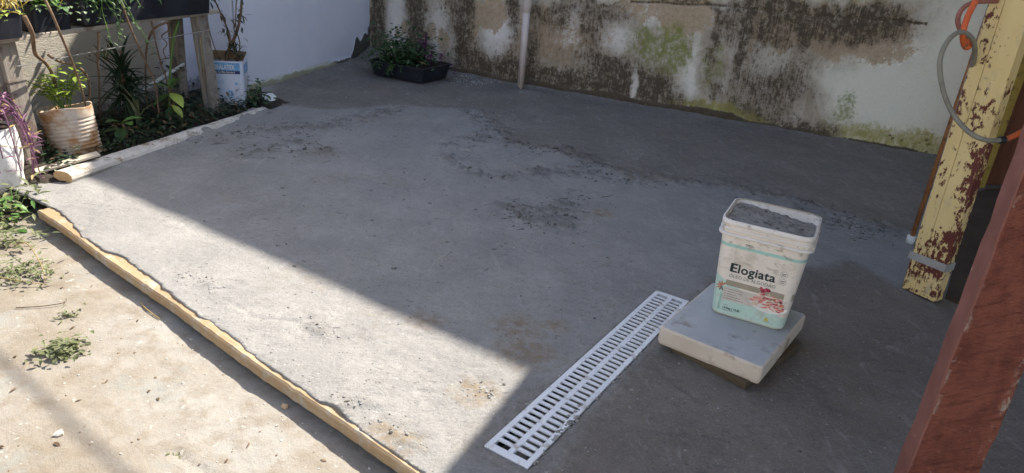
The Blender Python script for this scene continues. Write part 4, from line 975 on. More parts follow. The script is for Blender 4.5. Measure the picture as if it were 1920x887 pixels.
def build_shelf():
    ang = math.atan2(SHD[1], SHD[0]) - math.pi / 2
    root = empty('plant_shelf', shp(SHL / 2, .13, 0), 'weathered wooden plank shelf on board legs under the black troughs', 'shelf', rz=ang)
    # local y along the shelf, local -x towards the wall
    def zz(t): return .615 + .03 * (t / SHL)
    sl = math.atan2(.03, SHL)
    for (x, y0, y1, w) in ((.075, -SHL / 2 - .5, -.38, .12), (.07, -.37, SHL / 2 + .07, .11), (-.07, -SHL / 2 - .5, SHL / 2, .12)):
        b = MB(); L = y1 - y0; b.box((0, 0, 0), (w, L, .022)); o = b.build('plank', MAT['plank'], root, bevel=.003); o.location = (x, (y0 + y1) / 2, .60 + .012 + .03 * ((y0 + y1) / 2 / SHL + .5)); o.rotation_euler[0] = sl
    for y in (-SHL / 2 + .09, SHL / 2 - .09):
        for x, w, lean in ((.085, .085, .05), (-.09, .07, -.02)):
            for k in (0, 1):
                b = MB(); zt = .60 + .03 * (y / SHL + .5)
                b.v = []
                for z, xo in ((-.03, lean), (zt, 0)):
                    for dx, dy in ((-.5, -.5), (.5, -.5), (.5, .5), (-.5, .5)): b.v.append((x + xo + dx * .022 + (.024 * k - .012), y + dy * w + (.02 if k else 0), z))
                b.f = [(0, 3, 2, 1), (4, 5, 6, 7), (0, 1, 5, 4), (1, 2, 6, 5), (2, 3, 7, 6), (3, 0, 4, 7)]; b.m = [0] * 6
                b.build('leg', MAT['shelfwood'], root, bevel=.003)
    w = MB(); a = shp(.10, -.02, .50); c = shp(SHL - .06, -.015, .545); w.tube([a, c], .0022, 6); o = w.build('steel_wire', MAT['wire']); tag(o, 'thin bright wire stretched between the two shelf legs', 'wire')
build_shelf()
def tz(t): return .612 + .03 * t / SHL + .0125
def trough(name, t0, t1, back, d, h, label, z0=None):
    t = (t0 + t1) / 2; p = shp(t, back, tz(t)); ang = math.atan2(SHD[1], SHD[0]) - math.pi / 2
    root = empty(name, p, label, 'planter', rz=ang); L = t1 - t0; b = MB()
    b.rings([rrect(d * .86, L * .96, .02, 0), rrect(d * .97, L * .99, .022, h - .02), rrect(d * 1.04, L * 1.01, .024, h - .018), rrect(d * 1.04, L * 1.01, .024, h), rrect(d * .93, L * .97, .02, h), rrect(d * .90, L * .96, .02, h - .03)], cap1=False)
    tro = b.build('trough', MAT['blackplastic'], root, smooth=False)
    s = MB(); r = rrect(d * .92, L * .97, .02, h - .025); s.v = r; s.f = [tuple(range(len(r)))]; s.m = [0]; s.build('soil', MAT['potsoil'], tro)
    return root, L
def rv(rng, h=1.0, up=0.6):
    a = rng.uniform(0, 6.283); return Vector((math.cos(a) * h, math.sin(a) * h, rng.uniform(-.2, 1) * up))
def bushy(m, rng, n, c, ext, L, W, up=.6):
    for i in range(n):
        p = Vector((c[0] + rng.gauss(0, ext[0]), c[1] + rng.gauss(0, ext[1]), c[2] + abs(rng.gauss(0, ext[2]))))
        m.leaf(p, rv(rng, 1, up), (0, 0, 1), L * rng.uniform(.6, 1.3), W * rng.uniform(.6, 1.3), rng.uniform(.1, 1.2))
def hanging(m, st, rng, p, length, L, W, out):
    path = [Vector(p)]; d = Vector(out) * .03 + Vector((0, 0, .012))
    n = int(length / .03)
    for i in range(n):
        d = Vector((d.x * .82 + rng.uniform(-.006, .006), d.y * .82 + rng.uniform(-.006, .006), max(-.032, d.z - .012))); path.append(path[-1] + d)
    st.tube(path, .0016, 4)
    for q in path[1:]:
        for k in range(2): m.leaf(q, rv(rng, 1, .3) + Vector((0, 0, -.2)), (0, 0, 1), L * rng.uniform(.6, 1.2), W * rng.uniform(.7, 1.2), rng.uniform(.2, 1.0))
rng = random.Random(21)
# right long trough
root, L = trough('trough_planter', .50, SHL - .02, .06, .17, .16, 'long black plastic trough with trailing green plants on the shelf')
m, st = MB(), MB(); bushy(m, rng, 620, (0, 0, .15), (.05, L * .28, .20), .06, .03); m.build('foliage', LM['green'], root); tag(root.children[-1], kind='stuff')  # crown raised above the view to shade the wall behind
m, st = MB(), MB()
for y, ln, in ((-.46, .12), (-.42, .14), (-.25, .10), (-.2, .12), (-.15, .08), (-.10, .10), (-.38, .20), (-.34, .16), (-.36, .34), (-.40, .28), (-.33, .30), (-.28, .22), (-.44, .25), (-.30, .16), (-.05, .12), (.0, .10), (.40, .14), (.42, .10)): hanging(m, st, rng, (.085, y, .155), ln, .030, .016, (1, rng.uniform(-.5, .5), 0))
o = m.build('trailing_leaves', LM['mid'], root); tag(o, kind='stuff'); o = st.build('trailing_stems', MAT['gstem'], root); tag(o, kind='stuff')
m = MB(); bushy(m, rng, 190, (.085, -.36, .10), (.02, .06, .05), .035, .02); o = m.build('crown_leaves', LM['mid'], root); tag(o, kind='stuff')
m = MB(); bushy(m, rng, 26, (.06, .02, .155), (.015, .03, .02), .05, .026); o = m.build('lime_leaves', LM['lime'], root); tag(o, kind='stuff')
# left pots
root, L = trough('dry_grass_planter', -.28, .17, .05, .18, .13, 'black planter with a yellowing tuft of dry grass on the shelf')
m = MB()
for i in range(700):
    p = Vector((rng.gauss(.02, .05), rng.gauss(-.02, .12), .11)); m.leaf(p, (rng.gauss(.25, .5), rng.gauss(0, .5), 1.0), (1, 0, .2), rng.uniform(.07, .32), .008, rng.uniform(.6, 3.0), fold=.1)
o = m.build('foliage', LM['yellow'], root); tag(o, kind='stuff')  # tuft made tall and dense to shade the wall behind
m, st = MB(), MB()
for y in (-.1, -.06, -.02, .02, .06, .10, .13, .17): hanging(m, st, rng, (.09, y, .125), rng.uniform(.05, .12), .022, .014, (1, 0, 0))
o = m.build('trailing_leaves', LM['lime'], root); tag(o, kind='stuff')
root, L = trough('small_planter', .25, .46, .07, .15, .12, 'small dark pot squeezed between the two black shelf planters')
m = MB(); bushy(m, rng, 260, (.02, 0, .11), (.05, .08, .16), .05, .026); m.build('foliage', LM['green'], root); tag(root.children[-1], kind='stuff')  # added height here also shades the wall
m, st = MB(), MB()
for y in (-.10, -.06, -.03, .0, .04, .07, .11, .15): hanging(m, st, rng, (.07, y, .125), rng.uniform(.06, .15), .024, .013, (1, 0, 0))
o = m.build('trailing_leaves', LM['pale'], root); tag(o, kind='stuff')

# hanging dry stems under the shelf
def stem(name, pts, r, label, group=None, mat=None, cat='stem'):
    m = MB(); pa = smooth_path(pts, 8); m.tube(pa, [r * (1 - .35 * i / len(pa)) for i in range(len(pa))], 6); o = m.build(name, mat or MAT['stem'], smooth=True); tag(o, label, cat, group)
stem('vine_stem', [AY(80, -10, 3.22), AY(98, 28, 3.2), AY(118, 75, 3.22), AY(135, 115, 3.26), AY(152, 165, 3.34), AY(165, 215, 3.42)], .0065, 'slim reddish stem hanging from the shelf to behind the rusty tin pot', mat=MAT['stem'])
stem('vine_stem', [AY(45, 30, 3.08), AY(60, 62, 3.1), AY(66, 100, 3.16), AY(85, 118, 3.24), AY(98, 140, 3.32), AY(112, 190, 3.4)], .010, 'thick crooked brown vine hanging under the dry grass planter')
stem('vine_stem', [AY(225, -5, 3.66), AY(240, 40, 3.66), AY(265, 100, 3.72), AY(290, 155, 3.8), AY(298, 215, 3.85)], .006, 'straight brown stem slanting down in front of the dark spiky plant')
stem('vine_stem', [AY(315, 40, 4.02), AY(288, 55, 4.0), AY(275, 90, 4.04), AY(273, 150, 4.08), AY(276, 205, 4.1)], .007, 'arching brown vine dropping from under the long trough')
stem('vine_stem', [AY(284, 40, 3.95), AY(292, 80, 3.97), AY(302, 120, 4.0), AY(314, 155, 4.02), AY(322, 210, 4.06)], .005, 'thin stem dropping straight towards the broad leaved plant')
stem('vine_stem', [AY(90, 103, 3.3), AY(110, 115, 3.34), AY(135, 122, 3.4), AY(158, 135, 3.46), AY(168, 165, 3.5), AY(166, 200, 3.52)], .007, 'curved brown vine bending low across the beige wall')
stem('curly_tendril', [AY(313, 42, 4.1), AY(316, 56, 4.1), AY(303, 68, 4.1), AY(313, 82, 4.1), AY(306, 95, 4.1), AY(310, 108, 4.1), AY(300, 112, 4.1)], .004, 'wavy brown tendril curling beneath the end of the trough', cat='tendril')
stem('green_stalk', [AY(335, 40, 4.2), AY(326, 70, 4.18), AY(322, 100, 4.16), AY(318, 150, 4.14), AY(316, 215, 4.12)], .009, 'thick greenish stalk rising beside the right shelf leg', mat=MAT['gstem'], cat='stalk')
stem('dry_stalk', [AY(376, 70, 4.36), AY(379, 110, 4.34), AY(383, 150, 4.34), AY(384, 205, 4.36)], .003, 'straw coloured dry stalk in front of the blue and white paint can', mat=LM['dry'], cat='stalk')
stem('vine_stem', [AY(185, 60, 3.6), AY(183, 110, 3.62), AY(186, 160, 3.66), AY(187, 225, 3.7)], .006, 'upright brown stem left of the dark spiky plant')
stem('white_tube', [AY(258, 175, 4.12), AY(345, 120, 4.42)], .014, 'white plastic tube leaning across the wall under the shelf', mat=MAT['whitecap'], cat='tube')

# rusty ribbed tin with lime plant
MAT['tin'] = mottled('rusty_tin', (.48, .40, .32), (.64, .56, .46), 7, c3=(.36, .19, .08), s3=9, t3=(.44, .60), rough=.5, bump=.15, bscale=30)
def build_tin():
    g = G(150, 296, .035); p = Vector((g[0] - .05, g[1] + .075, .025)); root = empty('ribbed_tin_pot', p, 'rusty ribbed tin pot with a bright lime green plant', 'pot'); root.rotation_euler = (math.radians(-5), math.radians(-8), .4)
    b = MB(); rings = []; n = 26; H = .245
    for i in range(61):
        z = H * i / 60; r = .106 + .012 * (z / H) + (.0022 * math.sin(z / H * 2 * math.pi * 13) if .03 < z < .20 else .002)
        rings.append([((r * (1 + .02 * math.sin(2 * a + z * 9))) * math.cos(a), r * math.sin(a) * .93, z + .006 * math.sin(a * 3) * (z / H) ** 6) for a in (2 * math.pi * k / n for k in range(n))])
    top = rings[-1]; rings.append([(x * .95, y * .95, z - .002) for x, y, z in top]); rings.append([(x * .93, y * .93, z - .04) for x, y, z in top])
    b.rings(rings, cap1=False); b.build('tin', MAT['tin'], root, smooth=True)
    s = MB(); s.v = [(x * 1.02, y * 1.02, z + .006) for x, y, z in rings[-1]]; s.f = [tuple(range(n))]; s.m = [0]; s.build('soil', MAT['potsoil'], root)
    st, m = MB(), MB()
    for i in range(22):
        a = rng.uniform(0, 6.28); tip = Vector((math.cos(a) * rng.uniform(.03, .14), math.sin(a) * rng.uniform(.03, .12), .24 + rng.uniform(.06, .22))); base = Vector((rng.gauss(0, .015), rng.gauss(0, .015), .19))
        mid = (base + tip) / 2 + Vector((0, 0, .04)); st.tube(smooth_path([base, mid, tip], 5), .0022, 5)
        for k in range(7):
            q = mid.lerp(tip, k / 6); m.leaf(q, rv(rng, 1, .7), (0, 0, 1), rng.uniform(.035, .065), rng.uniform(.018, .032), rng.uniform(.2, 1.0))
    o = st.build('stems', MAT['gstem'], root); tag(o, kind='stuff'); o = m.build('foliage', LM['lime'], root); tag(o, kind='stuff')
build_tin()

# paint can with a woody shrub
MAT['canpaint'] = mottled('can_pale_blue', (.56, .60, .70), (.66, .69, .77), 4, c3=(.36, .50, .66), s3=11, t3=(.60, .70), rough=.35, bump=.03, spec=.5)
MAT['canblue'] = plain('can_blue_band', (.16, .36, .60), .35); MAT['cannavy'] = plain('can_navy', (.03, .045, .13), .35); MAT['cantop'] = mottled('can_rust_top', (.20, .12, .06), (.34, .24, .13), 12, rough=.6)
def build_can():
    root = empty('paint_can', (-2.015, 4.69, .012), 'square blue and white paint can holding a woody shrub', 'paint can', rz=math.radians(14)); w, H = .232, .345
    b = MB(); b.rings([rrect(w - .006, w - .006, .02, 0, 4), rrect(w, w, .022, .005, 4), rrect(w, w, .022, H - .07, 4)], cap1=False); body = b.build('body', MAT['canpaint'], root)
    t = MB(); t.rings([rrect(w, w, .022, H - .07, 4), rrect(w, w, .022, H, 4), rrect(w - .004, w - .004, .02, H + .001, 4), rrect(w - .006, w - .006, .02, H - .06, 4)], cap0=False, cap1=False)
    # front of the opened top is cut lower
    t.v = [(x, y, z - (.030 if (y < -.06 and z > H - .05) else 0)) for x, y, z in t.v]; t.m = [0] * (16 * 1) + [1] * (len(t.f) - 16); t.build('cut_rim', [MAT['canpaint'], MAT['cantop']], root)
    s = MB(); r = rrect(w - .008, w - .008, .02, H - .085, 4); s.v = r; s.f = [tuple(range(len(r)))]; s.m = [0]; s.build('soil', MAT['potsoil'], root)
    y = -w / 2 - .0010
    def rect(x0, z0, x1, z1, mat, k=0, name='can_print'):
        q = MB(); q.quad((x0, y - k, z0), (x1, y - k, z0), (x1, y - k, z1), (x0, y - k, z1)); q.build(name, mat, body)
    rect(-.095, .253, .095, .305, MAT['canblue']); rect(-.095, .232, .095, .253, MAT['cannavy'])
    put('can_lettering', text_mesh('CORALATEX', .0425, INK['white'], .0011, .62), body, (-.090, y - .0012, .262), (math.pi / 2, 0, 0))
    put('can_lettering', text_mesh('Tinta Acrílica Standard', .0185, INK['white'], .0003, .82), body, (-.078, y - .0012, .2375), (math.pi / 2, 0, 0))
    rect(-.10, .004, .10, .022, MAT['cannavy'])
    for x0, z0, x1, z1 in ((.010, .07, .020, .12), (.028, .07, .038, .118), (.012, .115, .034, .122), (-.085, .12, -.070, .19), (.06, .16, .075, .18)): rect(x0, z0, x1, z1, INK['sky'], .0002)
    rx = MB(); xx = w / 2 + .001; rx.quad((xx, -.09, .225), (xx, .09, .225), (xx, .09, .29), (xx, -.09, .29)); rx.build('can_print', MAT['canblue'], body)
    st, m, dl = MB(), MB(), MB()
    tr = smooth_path([(-.02, .02, .25), (.01, .03, .36), (.06, .03, .46), (.10, .03, .58), (.12, .04, .74)], 6); st.tube(tr, [.013 - .006 * i / len(tr) for i in range(len(tr))], 7)
    tr2 = smooth_path([(.005, .03, .34), (.03, .0, .45), (.0, -.02, .57), (-.05, -.01, .70)], 6); st.tube(tr2, [.008 - .003 * i / len(tr2) for i in range(len(tr2))], 6)
    tr3 = smooth_path([(-.03, .03, .25), (-.08, .02, .40), (-.10, .0, .58), (-.07, .0, .76)], 6); st.tube(tr3, .0035, 5)
    st.tube(smooth_path([(.05, .03, .26), (.085, .03, .40), (.07, .02, .52), (.085, .02, .70)], 6), .004, 5)
    for k in range(70):
        q = Vector(rng.choice(tr[8:] + tr2[8:])) + Vector((rng.gauss(0, .02), rng.gauss(0, .02), rng.gauss(0, .02))); (m if rng.random() < .55 else dl).leaf(q, Vector((rng.gauss(0, 1), rng.gauss(0, 1), rng.uniform(-1.4, .4))), (0, 0, 1), rng.uniform(.03, .075), rng.uniform(.010, .018), rng.uniform(.2, 1))
    for k in range(60): 
        a = rng.uniform(0, 6.28); m.leaf((.06 + rng.gauss(0, .02), -.0 + rng.gauss(0, .02), .30 + rng.uniform(0, .10)), (math.cos(a), math.sin(a), rng.uniform(.1, .8)), (0, 0, 1), rng.uniform(.05, .09), .008, .4, fold=.1)
    st.build('branches', MAT['stem'], root, smooth=True); tag(root.children[-1], kind='stuff'); o = m.build('foliage', LM['dark'], root); tag(o, kind='stuff'); o = dl.build('dry_foliage', LM['brown'], root); tag(o, kind='stuff')
build_can()

# dark spiky rosette
def build_spiky():
    p = Vector((-2.30, 3.93, .02)); root = empty('spiky_plant', p, 'dark spiky plant with radiating sword leaves under the shelf', 'plant')
    st = MB(); st.tube([(0, 0, 0), (.01, 0, .16), (0, .0, .34)], [.02, .016, .012], 7); st.build('trunk', MAT['stem'], root)
    me = MB(); me.leaf((0, 0, 0), (1, 0, 0), (0, 0, 1), .21, .019, .5, fold=.5, prof=(.5, 1, .9, .6, 0)); lm = me.mesh('leaf', LM['dark'])
    for i in range(110):
        el = rng.uniform(-.7, 1.4); a = rng.uniform(0, 6.283); z = .12 + .24 * rng.random()
        o = put('leaf', lm, root, (0, 0, z), (0, -el, a)); s = rng.uniform(.75, 1.2); o.scale = (s, s, s)
build_spiky()
# broad leaved plants
def build_broad(name, p, label, leaves, L, W, mat, stem_h):
    root = empty(name, p, label, 'plant'); st = MB(); st.tube(smooth_path([(0, 0, -.02), (.01, .01, stem_h * .5), (0, 0, stem_h)], 5), .006, 6); st.build('stem', MAT['stem'], root)
    for a, el, z, s, dr, mt in leaves:
        d = Vector((math.cos(a) * math.cos(el), math.sin(a) * math.cos(el), math.sin(el))); m = MB(); m.leaf((0, 0, z), d, (0, 0, 1), L * s, W * s, dr, prof=(.08, .55, .95, 1.0, .78, .42, 0)); m.build('leaf', LM[mt], root)
build_broad('broad_leaf_plant', Vector((-2.10, 4.06, .02)), 'young plant with broad serrated green leaves in front of the shelf leg', [(-1.2, .5, .22, 1.0, .5, 'green'), (-2.6, .45, .22, .95, .5, 'green'), (.2, .8, .23, .9, .4, 'green'), (-.6, -.2, .19, 1.15, .5, 'lime'), (-2.2, -.15, .18, 1.0, .6, 'green'), (1.8, .6, .22, .9, .4, 'green'), (-.3, -.6, .12, .85, .3, 'lime'), (-1.6, -.7, .11, .8, .3, 'mid'), (.0, -.9, .09, .9, .2, 'mid')], .125, .062, 'green', .23)
build_broad('broad_leaf_plant', Vector((-2.12, 3.56, .02)), 'low broad leaved plant beside the rusty ribbed tin', [(-.6, .5, .12, 1.0, .6, 'green'), (-2.0, .5, .13, .9, .6, 'mid'), (.6, .5, .13, 1.0, .6, 'green'), (-1.3, -.3, .1, 1.0, .5, 'mid'), (-2.7, .1, .09, .9, .4, 'mid')], .11, .06, 'green', .13)
def build_arch():
    root = empty('strap_leaf_plant', Vector((-2.17, 3.80, .02)), 'plant with arching yellow-green strap leaves beside the spiky plant', 'plant')
    for a, L, dr in ((.3, .34, 1.2), (-.4, .30, 1.6), (1.4, .26, 1.0), (-1.2, .28, 1.9), (.9, .2, .9), (-2.4, .25, 1.8)):
        m = MB(); m.leaf((0, 0, 0), (math.cos(a) * .45, math.sin(a) * .45, 1), (math.cos(a), math.sin(a), 0), L, .022, dr, prof=(.5, .9, 1, .8, .5, .1)); m.build('leaf', LM['weed'], root)
build_arch()
def clump(name, p, label, n, ext, L, W, mat, cat='plant', up=.6, stems=0, group=None, bag=None):
    root = empty(name, p, label, cat, group); m = MB(); bushy(m, bag or rng, n, (0, 0, 0), ext, L, W, up); o = m.build('foliage', LM[mat], root); tag(o, kind='stuff')
    if stems:
        st = MB()
        for i in range(stems): a = rng.uniform(0, 6.28); st.tube([(0, 0, -.01), (math.cos(a) * ext[0] * .8, math.sin(a) * ext[1] * .8, ext[2] * 1.3)], .0022, 5)
        o = st.build('stems', MAT['gstem'], root); tag(o, kind='stuff')
    return root
# plant at the end of the kerb pole
r_ = clump('kerb_plant', Vector((-1.86, 4.70, .01)), 'small dark green leafy plant at the far end of the kerb pole', 60, (.055, .05, .09), .06, .032, 'mid', stems=6)
clump('shade_shrub', Vector((-2.24, 4.28, .05)), 'dark leafy shrub filling the shade behind the right shelf leg', 90, (.07, .08, .15), .055, .022, 'dark', stems=7)
clump('shade_shrub', Vector((-2.36, 3.62, .05)), 'dark twiggy shrub between the rusty tin and the spiky plant', 60, (.06, .08, .12), .05, .018, 'dark', stems=9)
clump('dried_flower_head', Vector((-2.34, 3.86, .42)), 'brown dried flower heads above the dark spiky plant', 60, (.05, .06, .05), .03, .010, 'brown', stems=8)
clump('bed_grass', Vector((-2.12, 3.78, .03)), 'small green seedlings along the kerb pole in the shaded bed', 90, (.05, .20, .03), .04, .016, 'mid')
# undergrowth of the bed
def build_undergrowth():
    m, d = MB(), MB(); rg = random.Random(8)
    for i in range(3000):
        s = rg.uniform(.05, 1.8); t = rg.uniform(.04, .46); q = CU0 + CD * s - CN * t
        (d if rg.random() < .16 else m).leaf((q[0], q[1], .015 + .035 * min(1, t / .25) + abs(rg.gauss(0, .035))), rv(rg, 1, .9), (0, 0, 1), rg.uniform(.02, .06), rg.uniform(.008, .022), rg.uniform(.1, 1.2))
    o = m.build('undergrowth', LM['dark']); tag(o, 'dark low leaves covering the shaded plant bed', 'ground cover', kind='stuff')
    o = d.build('leaf_litter', LM['brown']); tag(o, 'brown dead leaves littering the plant bed', 'leaf litter', kind='stuff')
build_undergrowth()
# white sack with purple plant at the left edge
MAT['sack'] = mottled('white_sack', (.70, .68, .66), (.80, .78, .76), 6, c3=(.56, .50, .46), s3=14, rough=.6, bump=.5, bscale=14, bdist=.01)
def build_sack():
    p = Vector((-2.385, 2.93, -.05)); root = empty('white_sack_planter', p, 'bright white sack pot overgrown by a purple trailing plant', 'pot'); b = MB(); n = 24; rings = []
    for i in range(17):
        z = .31 * i / 16; rings.append([((.12 + .018 * math.sin(5 * a + z * 20) * .5 + .02 * math.sin(z * 10)) * math.cos(a), (.12 + .012 * math.sin(7 * a + z * 11) * .5) * math.sin(a), z) for a in (2 * math.pi * k / n for k in range(n))])
    b.rings(rings, cap1=False); b.build('sack', MAT['sack'], root, smooth=True)
    s = MB(); s.v = [(x * .98, y * .98, z - .015) for x, y, z in rings[-1]]; s.f = [tuple(range(n))]; s.m = [0]; s.build('soil', MAT['potsoil'], root)
    st, m, d = MB(), MB(), MB()
    for i in range(26):
        a = rng.uniform(-1.7, 1.9); out = Vector((math.cos(a), math.sin(a), 0)); path = [Vector((out.x * .05, out.y * .05, .30)), Vector((out.x * .11, out.y * .11, .36 + rng.uniform(0, .08))), Vector((out.x * .17, out.y * .17, .30 + rng.uniform(-.06, .1))), Vector((out.x * rng.uniform(.16, .23), out.y * rng.uniform(.16, .23), rng.uniform(.06, .24)))]
        pa = smooth_path(path, 6); st.tube(pa, .0026, 5)
        for k, q in enumerate(pa):
            if k % 2 == 0: (m if rng.random() < .7 else d).leaf(q, rv(rng, 1, .8), (0, 0, 1), rng.uniform(.035, .065), rng.uniform(.010, .018), rng.uniform(.1, .7), fold=.5)
    for nm, mm, mt in (('stems', st, LM['purple']), ('foliage', m, LM['purple']), ('dry_foliage', d, LM['dry'])): o = mm.build(nm, mt, root); tag(o, kind='stuff')
build_sack()

# back planter under the mouldy wall
def build_back_planter():
    n = G(793, 160)[:2]; u = np.array([math.cos(math.radians(155)), math.sin(math.radians(155))]); v = np.array([u[1], -u[0]]); L, D, H = .58, .46, .125
    c = n + u * L / 2 + v * D / 2; root = empty('corner_planter', (c[0], c[1], .012), 'black rectangular planter with green and purple plants in the wall corner', 'planter', rz=math.atan2(u[1], u[0]) - math.pi)
    b = MB(); b.rings([rrect(L * .90, D * .90, .025, 0), rrect(L * .99, D * .99, .03, H - .015), rrect(L * 1.03, D * 1.03, .03, H - .014), rrect(L * 1.03, D * 1.03, .03, H), rrect(L * .95, D * .95, .025, H), rrect(L * .93, D * .93, .025, H - .02)], cap1=False); b.build('trough', MAT['blackplastic'], root)
    s = MB(); r = rrect(L * .95, D * .95, .025, H - .015); s.v = r; s.f = [tuple(range(len(r)))]; s.m = [0]; s.build('soil', MAT['potsoil'], root)
    m, st = MB(), MB(); bushy(m, rng, 900, (-.07, -.03, H), (.14, .12, .12), .06, .030, .7)
    for i in range(9): hanging(m, st, rng, (rng.uniform(-.26, .18), -D / 2 - .005, H), rng.uniform(.06, .14), .036, .022, (0, -1, 0))
    hanging(m, st, rng, (-L / 2, -.1, H), .12, .036, .02, (-1, 0, 0))
    o = m.build('foliage', LM['mid'], root); tag(o, kind='stuff'); o = st.build('trailing_stems', MAT['gstem'], root); tag(o, kind='stuff')
    g = MB(); bushy(g, rng, 60, (-.12, -.14, H), (.10, .05, .05), .045, .02, .5); o = g.build('pale_leaves', LM['pale'], root); tag(o, kind='stuff')
    p, s2 = MB(), MB()
    for x, y, h in ((.10, .06, .27), (.06, .02, .20), (.13, .03, .22), (.08, .10, .24), (.15, .1, .15), (.02, .12, .16), (.19, .02, .10), (.24, .12, .10)):
        s2.tube([(x, y, H - .02), (x + .01, y, H + h)], .003, 5)
        for k in range(16): p.leaf((x + rng.gauss(0, .004), y, H + h * rng.uniform(.15, 1.0)), rv(rng, 1, .8), (0, 0, 1), rng.uniform(.03, .055), .018, rng.uniform(.2, .9))
    for k in range(30): p.leaf((L / 2 + rng.gauss(.05, .04), rng.gauss(.12, .05), H - .03 + rng.gauss(0, .05)), rv(rng, 1, .3), (0, 0, 1), .035, .016, .6)
    o = p.build('purple_foliage', LM['deep'], root); tag(o, kind='stuff'); o = s2.build('purple_stems', LM['deep'], root); tag(o, kind='stuff')
    q = MB(); q.leaf((.17, -.14, H + .035), (1, .25, .1), (0, 0, 1), .085, .034, .5, prof=(0, .8, 1, .7, 0)); q.build('leaf', LM['dry'], root)
build_back_planter()

# weeds and small things on the old pavement
def gp(px, py): g = G(px, py, GZ); return Vector((g[0], g[1], gz(g[0], g[1])))
clump('weed_clump', gp(30, 398), 'bright sunlit weeds below the white sack pot', 120, (.07, .08, .07), .055, .020, 'weed', 'weed', stems=6)
clump('weed_clump', gp(-5, 420), 'taller green weeds at the foot of the plant bed', 70, (.06, .06, .08), .06, .026, 'green', 'weed', stems=5)
clump('weed_clump', gp(70, 352), 'dry yellowish weeds against the sawn end of the kerb pole', 130, (.06, .05, .05), .06, .010, 'weed', 'weed', stems=5)
clump('weed_clump', gp(10, 340), 'tangled dry and green weeds at the foot of the white sack pot', 200, (.09, .07, .07), .055, .013, 'weed', 'weed', stems=10)
clump('dry_weed', gp(45, 335), 'dry straw coloured weed stalks beside the white sack pot', 110, (.07, .05, .06), .07, .008, 'dry', 'weed', stems=6)
clump('weed_clump', gp(12, 455), 'thin weeds with reddish dry bits between two green patches', 90, (.07, .06, .03), .045, .012, 'weed', 'weed')
clump('weed_clump', gp(28, 520), 'spreading grey-green weed patch with a bent straw across it', 210, (.065, .055, .025), .026, .012, 'weed', 'weed')
clump('weed_clump', gp(118, 662), 'round low weed tuft alone on the pale pavement', 200, (.032, .030, .018), .022, .012, 'weed', 'weed')
clump('weed_clump', gp(128, 594), 'tiny grass tuft between the larger weeds', 40, (.016, .014, .010), .025, .006, 'weed', 'weed')
clump('weed_clump', gp(330, 848), 'single tiny sprout beside the crack in the pavement', 14, (.008, .008, .006), .018, .006, 'weed', 'weed')
stem('straw', [gp(28, 470) + Vector((0, 0, .02)), gp(55, 480) + Vector((0, 0, .05)), gp(78, 505) + Vector((0, 0, .02)), gp(86, 530) + Vector((0, 0, .006))], .0022, 'bent golden straw arching over the pavement weeds', mat=LM['dry'], cat='straw')
stem('straw', [gp(-20, 530) + Vector((0, 0, .03)), gp(40, 536) + Vector((0, 0, .02)), gp(90, 538) + Vector((0, 0, .008))], .0022, 'straight golden straw lying across the weeds', mat=LM['dry'], cat='straw')
stem('dry_twig', [gp(265, 573) + Vector((0, 0, .004)), gp(275, 585) + Vector((0, 0, .006)), gp(300, 603) + Vector((0, 0, .004))], .0022, 'thin pale twig lying by the form board', mat=LM['dry'], cat='twig')
stem('dry_twig', [gp(30, 580) + Vector((0, 0, .004)), gp(80, 578) + Vector((0, 0, .006)), gp(120, 574) + Vector((0, 0, .008)), gp(126, 566) + Vector((0, 0, .008))], .0018, 'long thin hooked twig near the pavement weeds', mat=LM['brown'], cat='twig')
MAT['pebble'] = mottled('pebble', (.42, .28, .16), (.52, .38, .26), 30, rough=.8); MAT['palestone'] = mottled('pale_stone', (.42, .38, .32), (.54, .50, .44), 30, rough=.9)
p_ = gp(535, 767); b_ = MB(); b_.lump((0, 0, .004), .013, random.Random(4), .8); o = b_.build('pebble', MAT['pebble'], smooth=True); o.location = p_; tag(o, 'small tan pebble at the edge of the form board shadow', 'pebble')
p_ = gp(110, 706); b_ = MB(); b_.lump((0, 0, .004), .014, random.Random(9), .5); o = b_.build('stone_chip', MAT['palestone']); o.location = gp(112, 816); tag(o, 'flat stone chip alone in the pale open pavement', 'stone')
def grit():
    rg = random.Random(17); b, d, l = MB(), MB(), MB()
    for i in range(1500):
        x, y = rg.uniform(-2.7, .1), rg.uniform(.95, 2.9)
        if (x - BA[0]) * BN[0] + (y - BA[1]) * BN[1] > -.015: continue
        near = abs((x - BA[0]) * BN[0] + (y - BA[1]) * BN[1]) < .12
        if not near and rg.random() < .45: continue
        (b if rg.random() < .6 else d).lump((x, y, gz(x, y)), rg.uniform(.0015, .0045) * (1.7 if rg.random() < .08 else 1), rg, .7)
    for i in range(46):
        x, y = rg.uniform(-2.6, -.4), rg.uniform(1.0, 2.8)
        if (x - BA[0]) * BN[0] + (y - BA[1]) * BN[1] > -.02: continue
        l.leaf((x, y, gz(x, y) + .003), (rg.gauss(0, 1), rg.gauss(0, 1), .1), (0, 0, 1), rg.uniform(.012, .03), rg.uniform(.004, .010), .4)
    o = b.build('grit', MAT['palestone']); tag(o, 'pale grit scattered over the old pavement', 'grit', kind='stuff')
    o = d.build('dirt_crumbs', MAT['soilcrumb']); tag(o, 'brown dirt crumbs scattered over the old pavement', 'dirt', kind='stuff')
    o = l.build('leaf_scraps', LM['brown']); tag(o, 'scraps of dry leaf on the old pavement', 'leaf litter', kind='stuff')
MAT['soilcrumb'] = mottled('dirt_crumb', (.14, .10, .07), (.24, .18, .12), 30, rough=.95); MAT['darkcrumb'] = mottled('dark_crumb', (.07, .063, .054), (.14, .128, .112), 30, rough=.95); MAT['greycrumb'] = mottled('grey_crumb', (.22, .21, .20), (.33, .32, .30), 30, rough=.95)
grit()
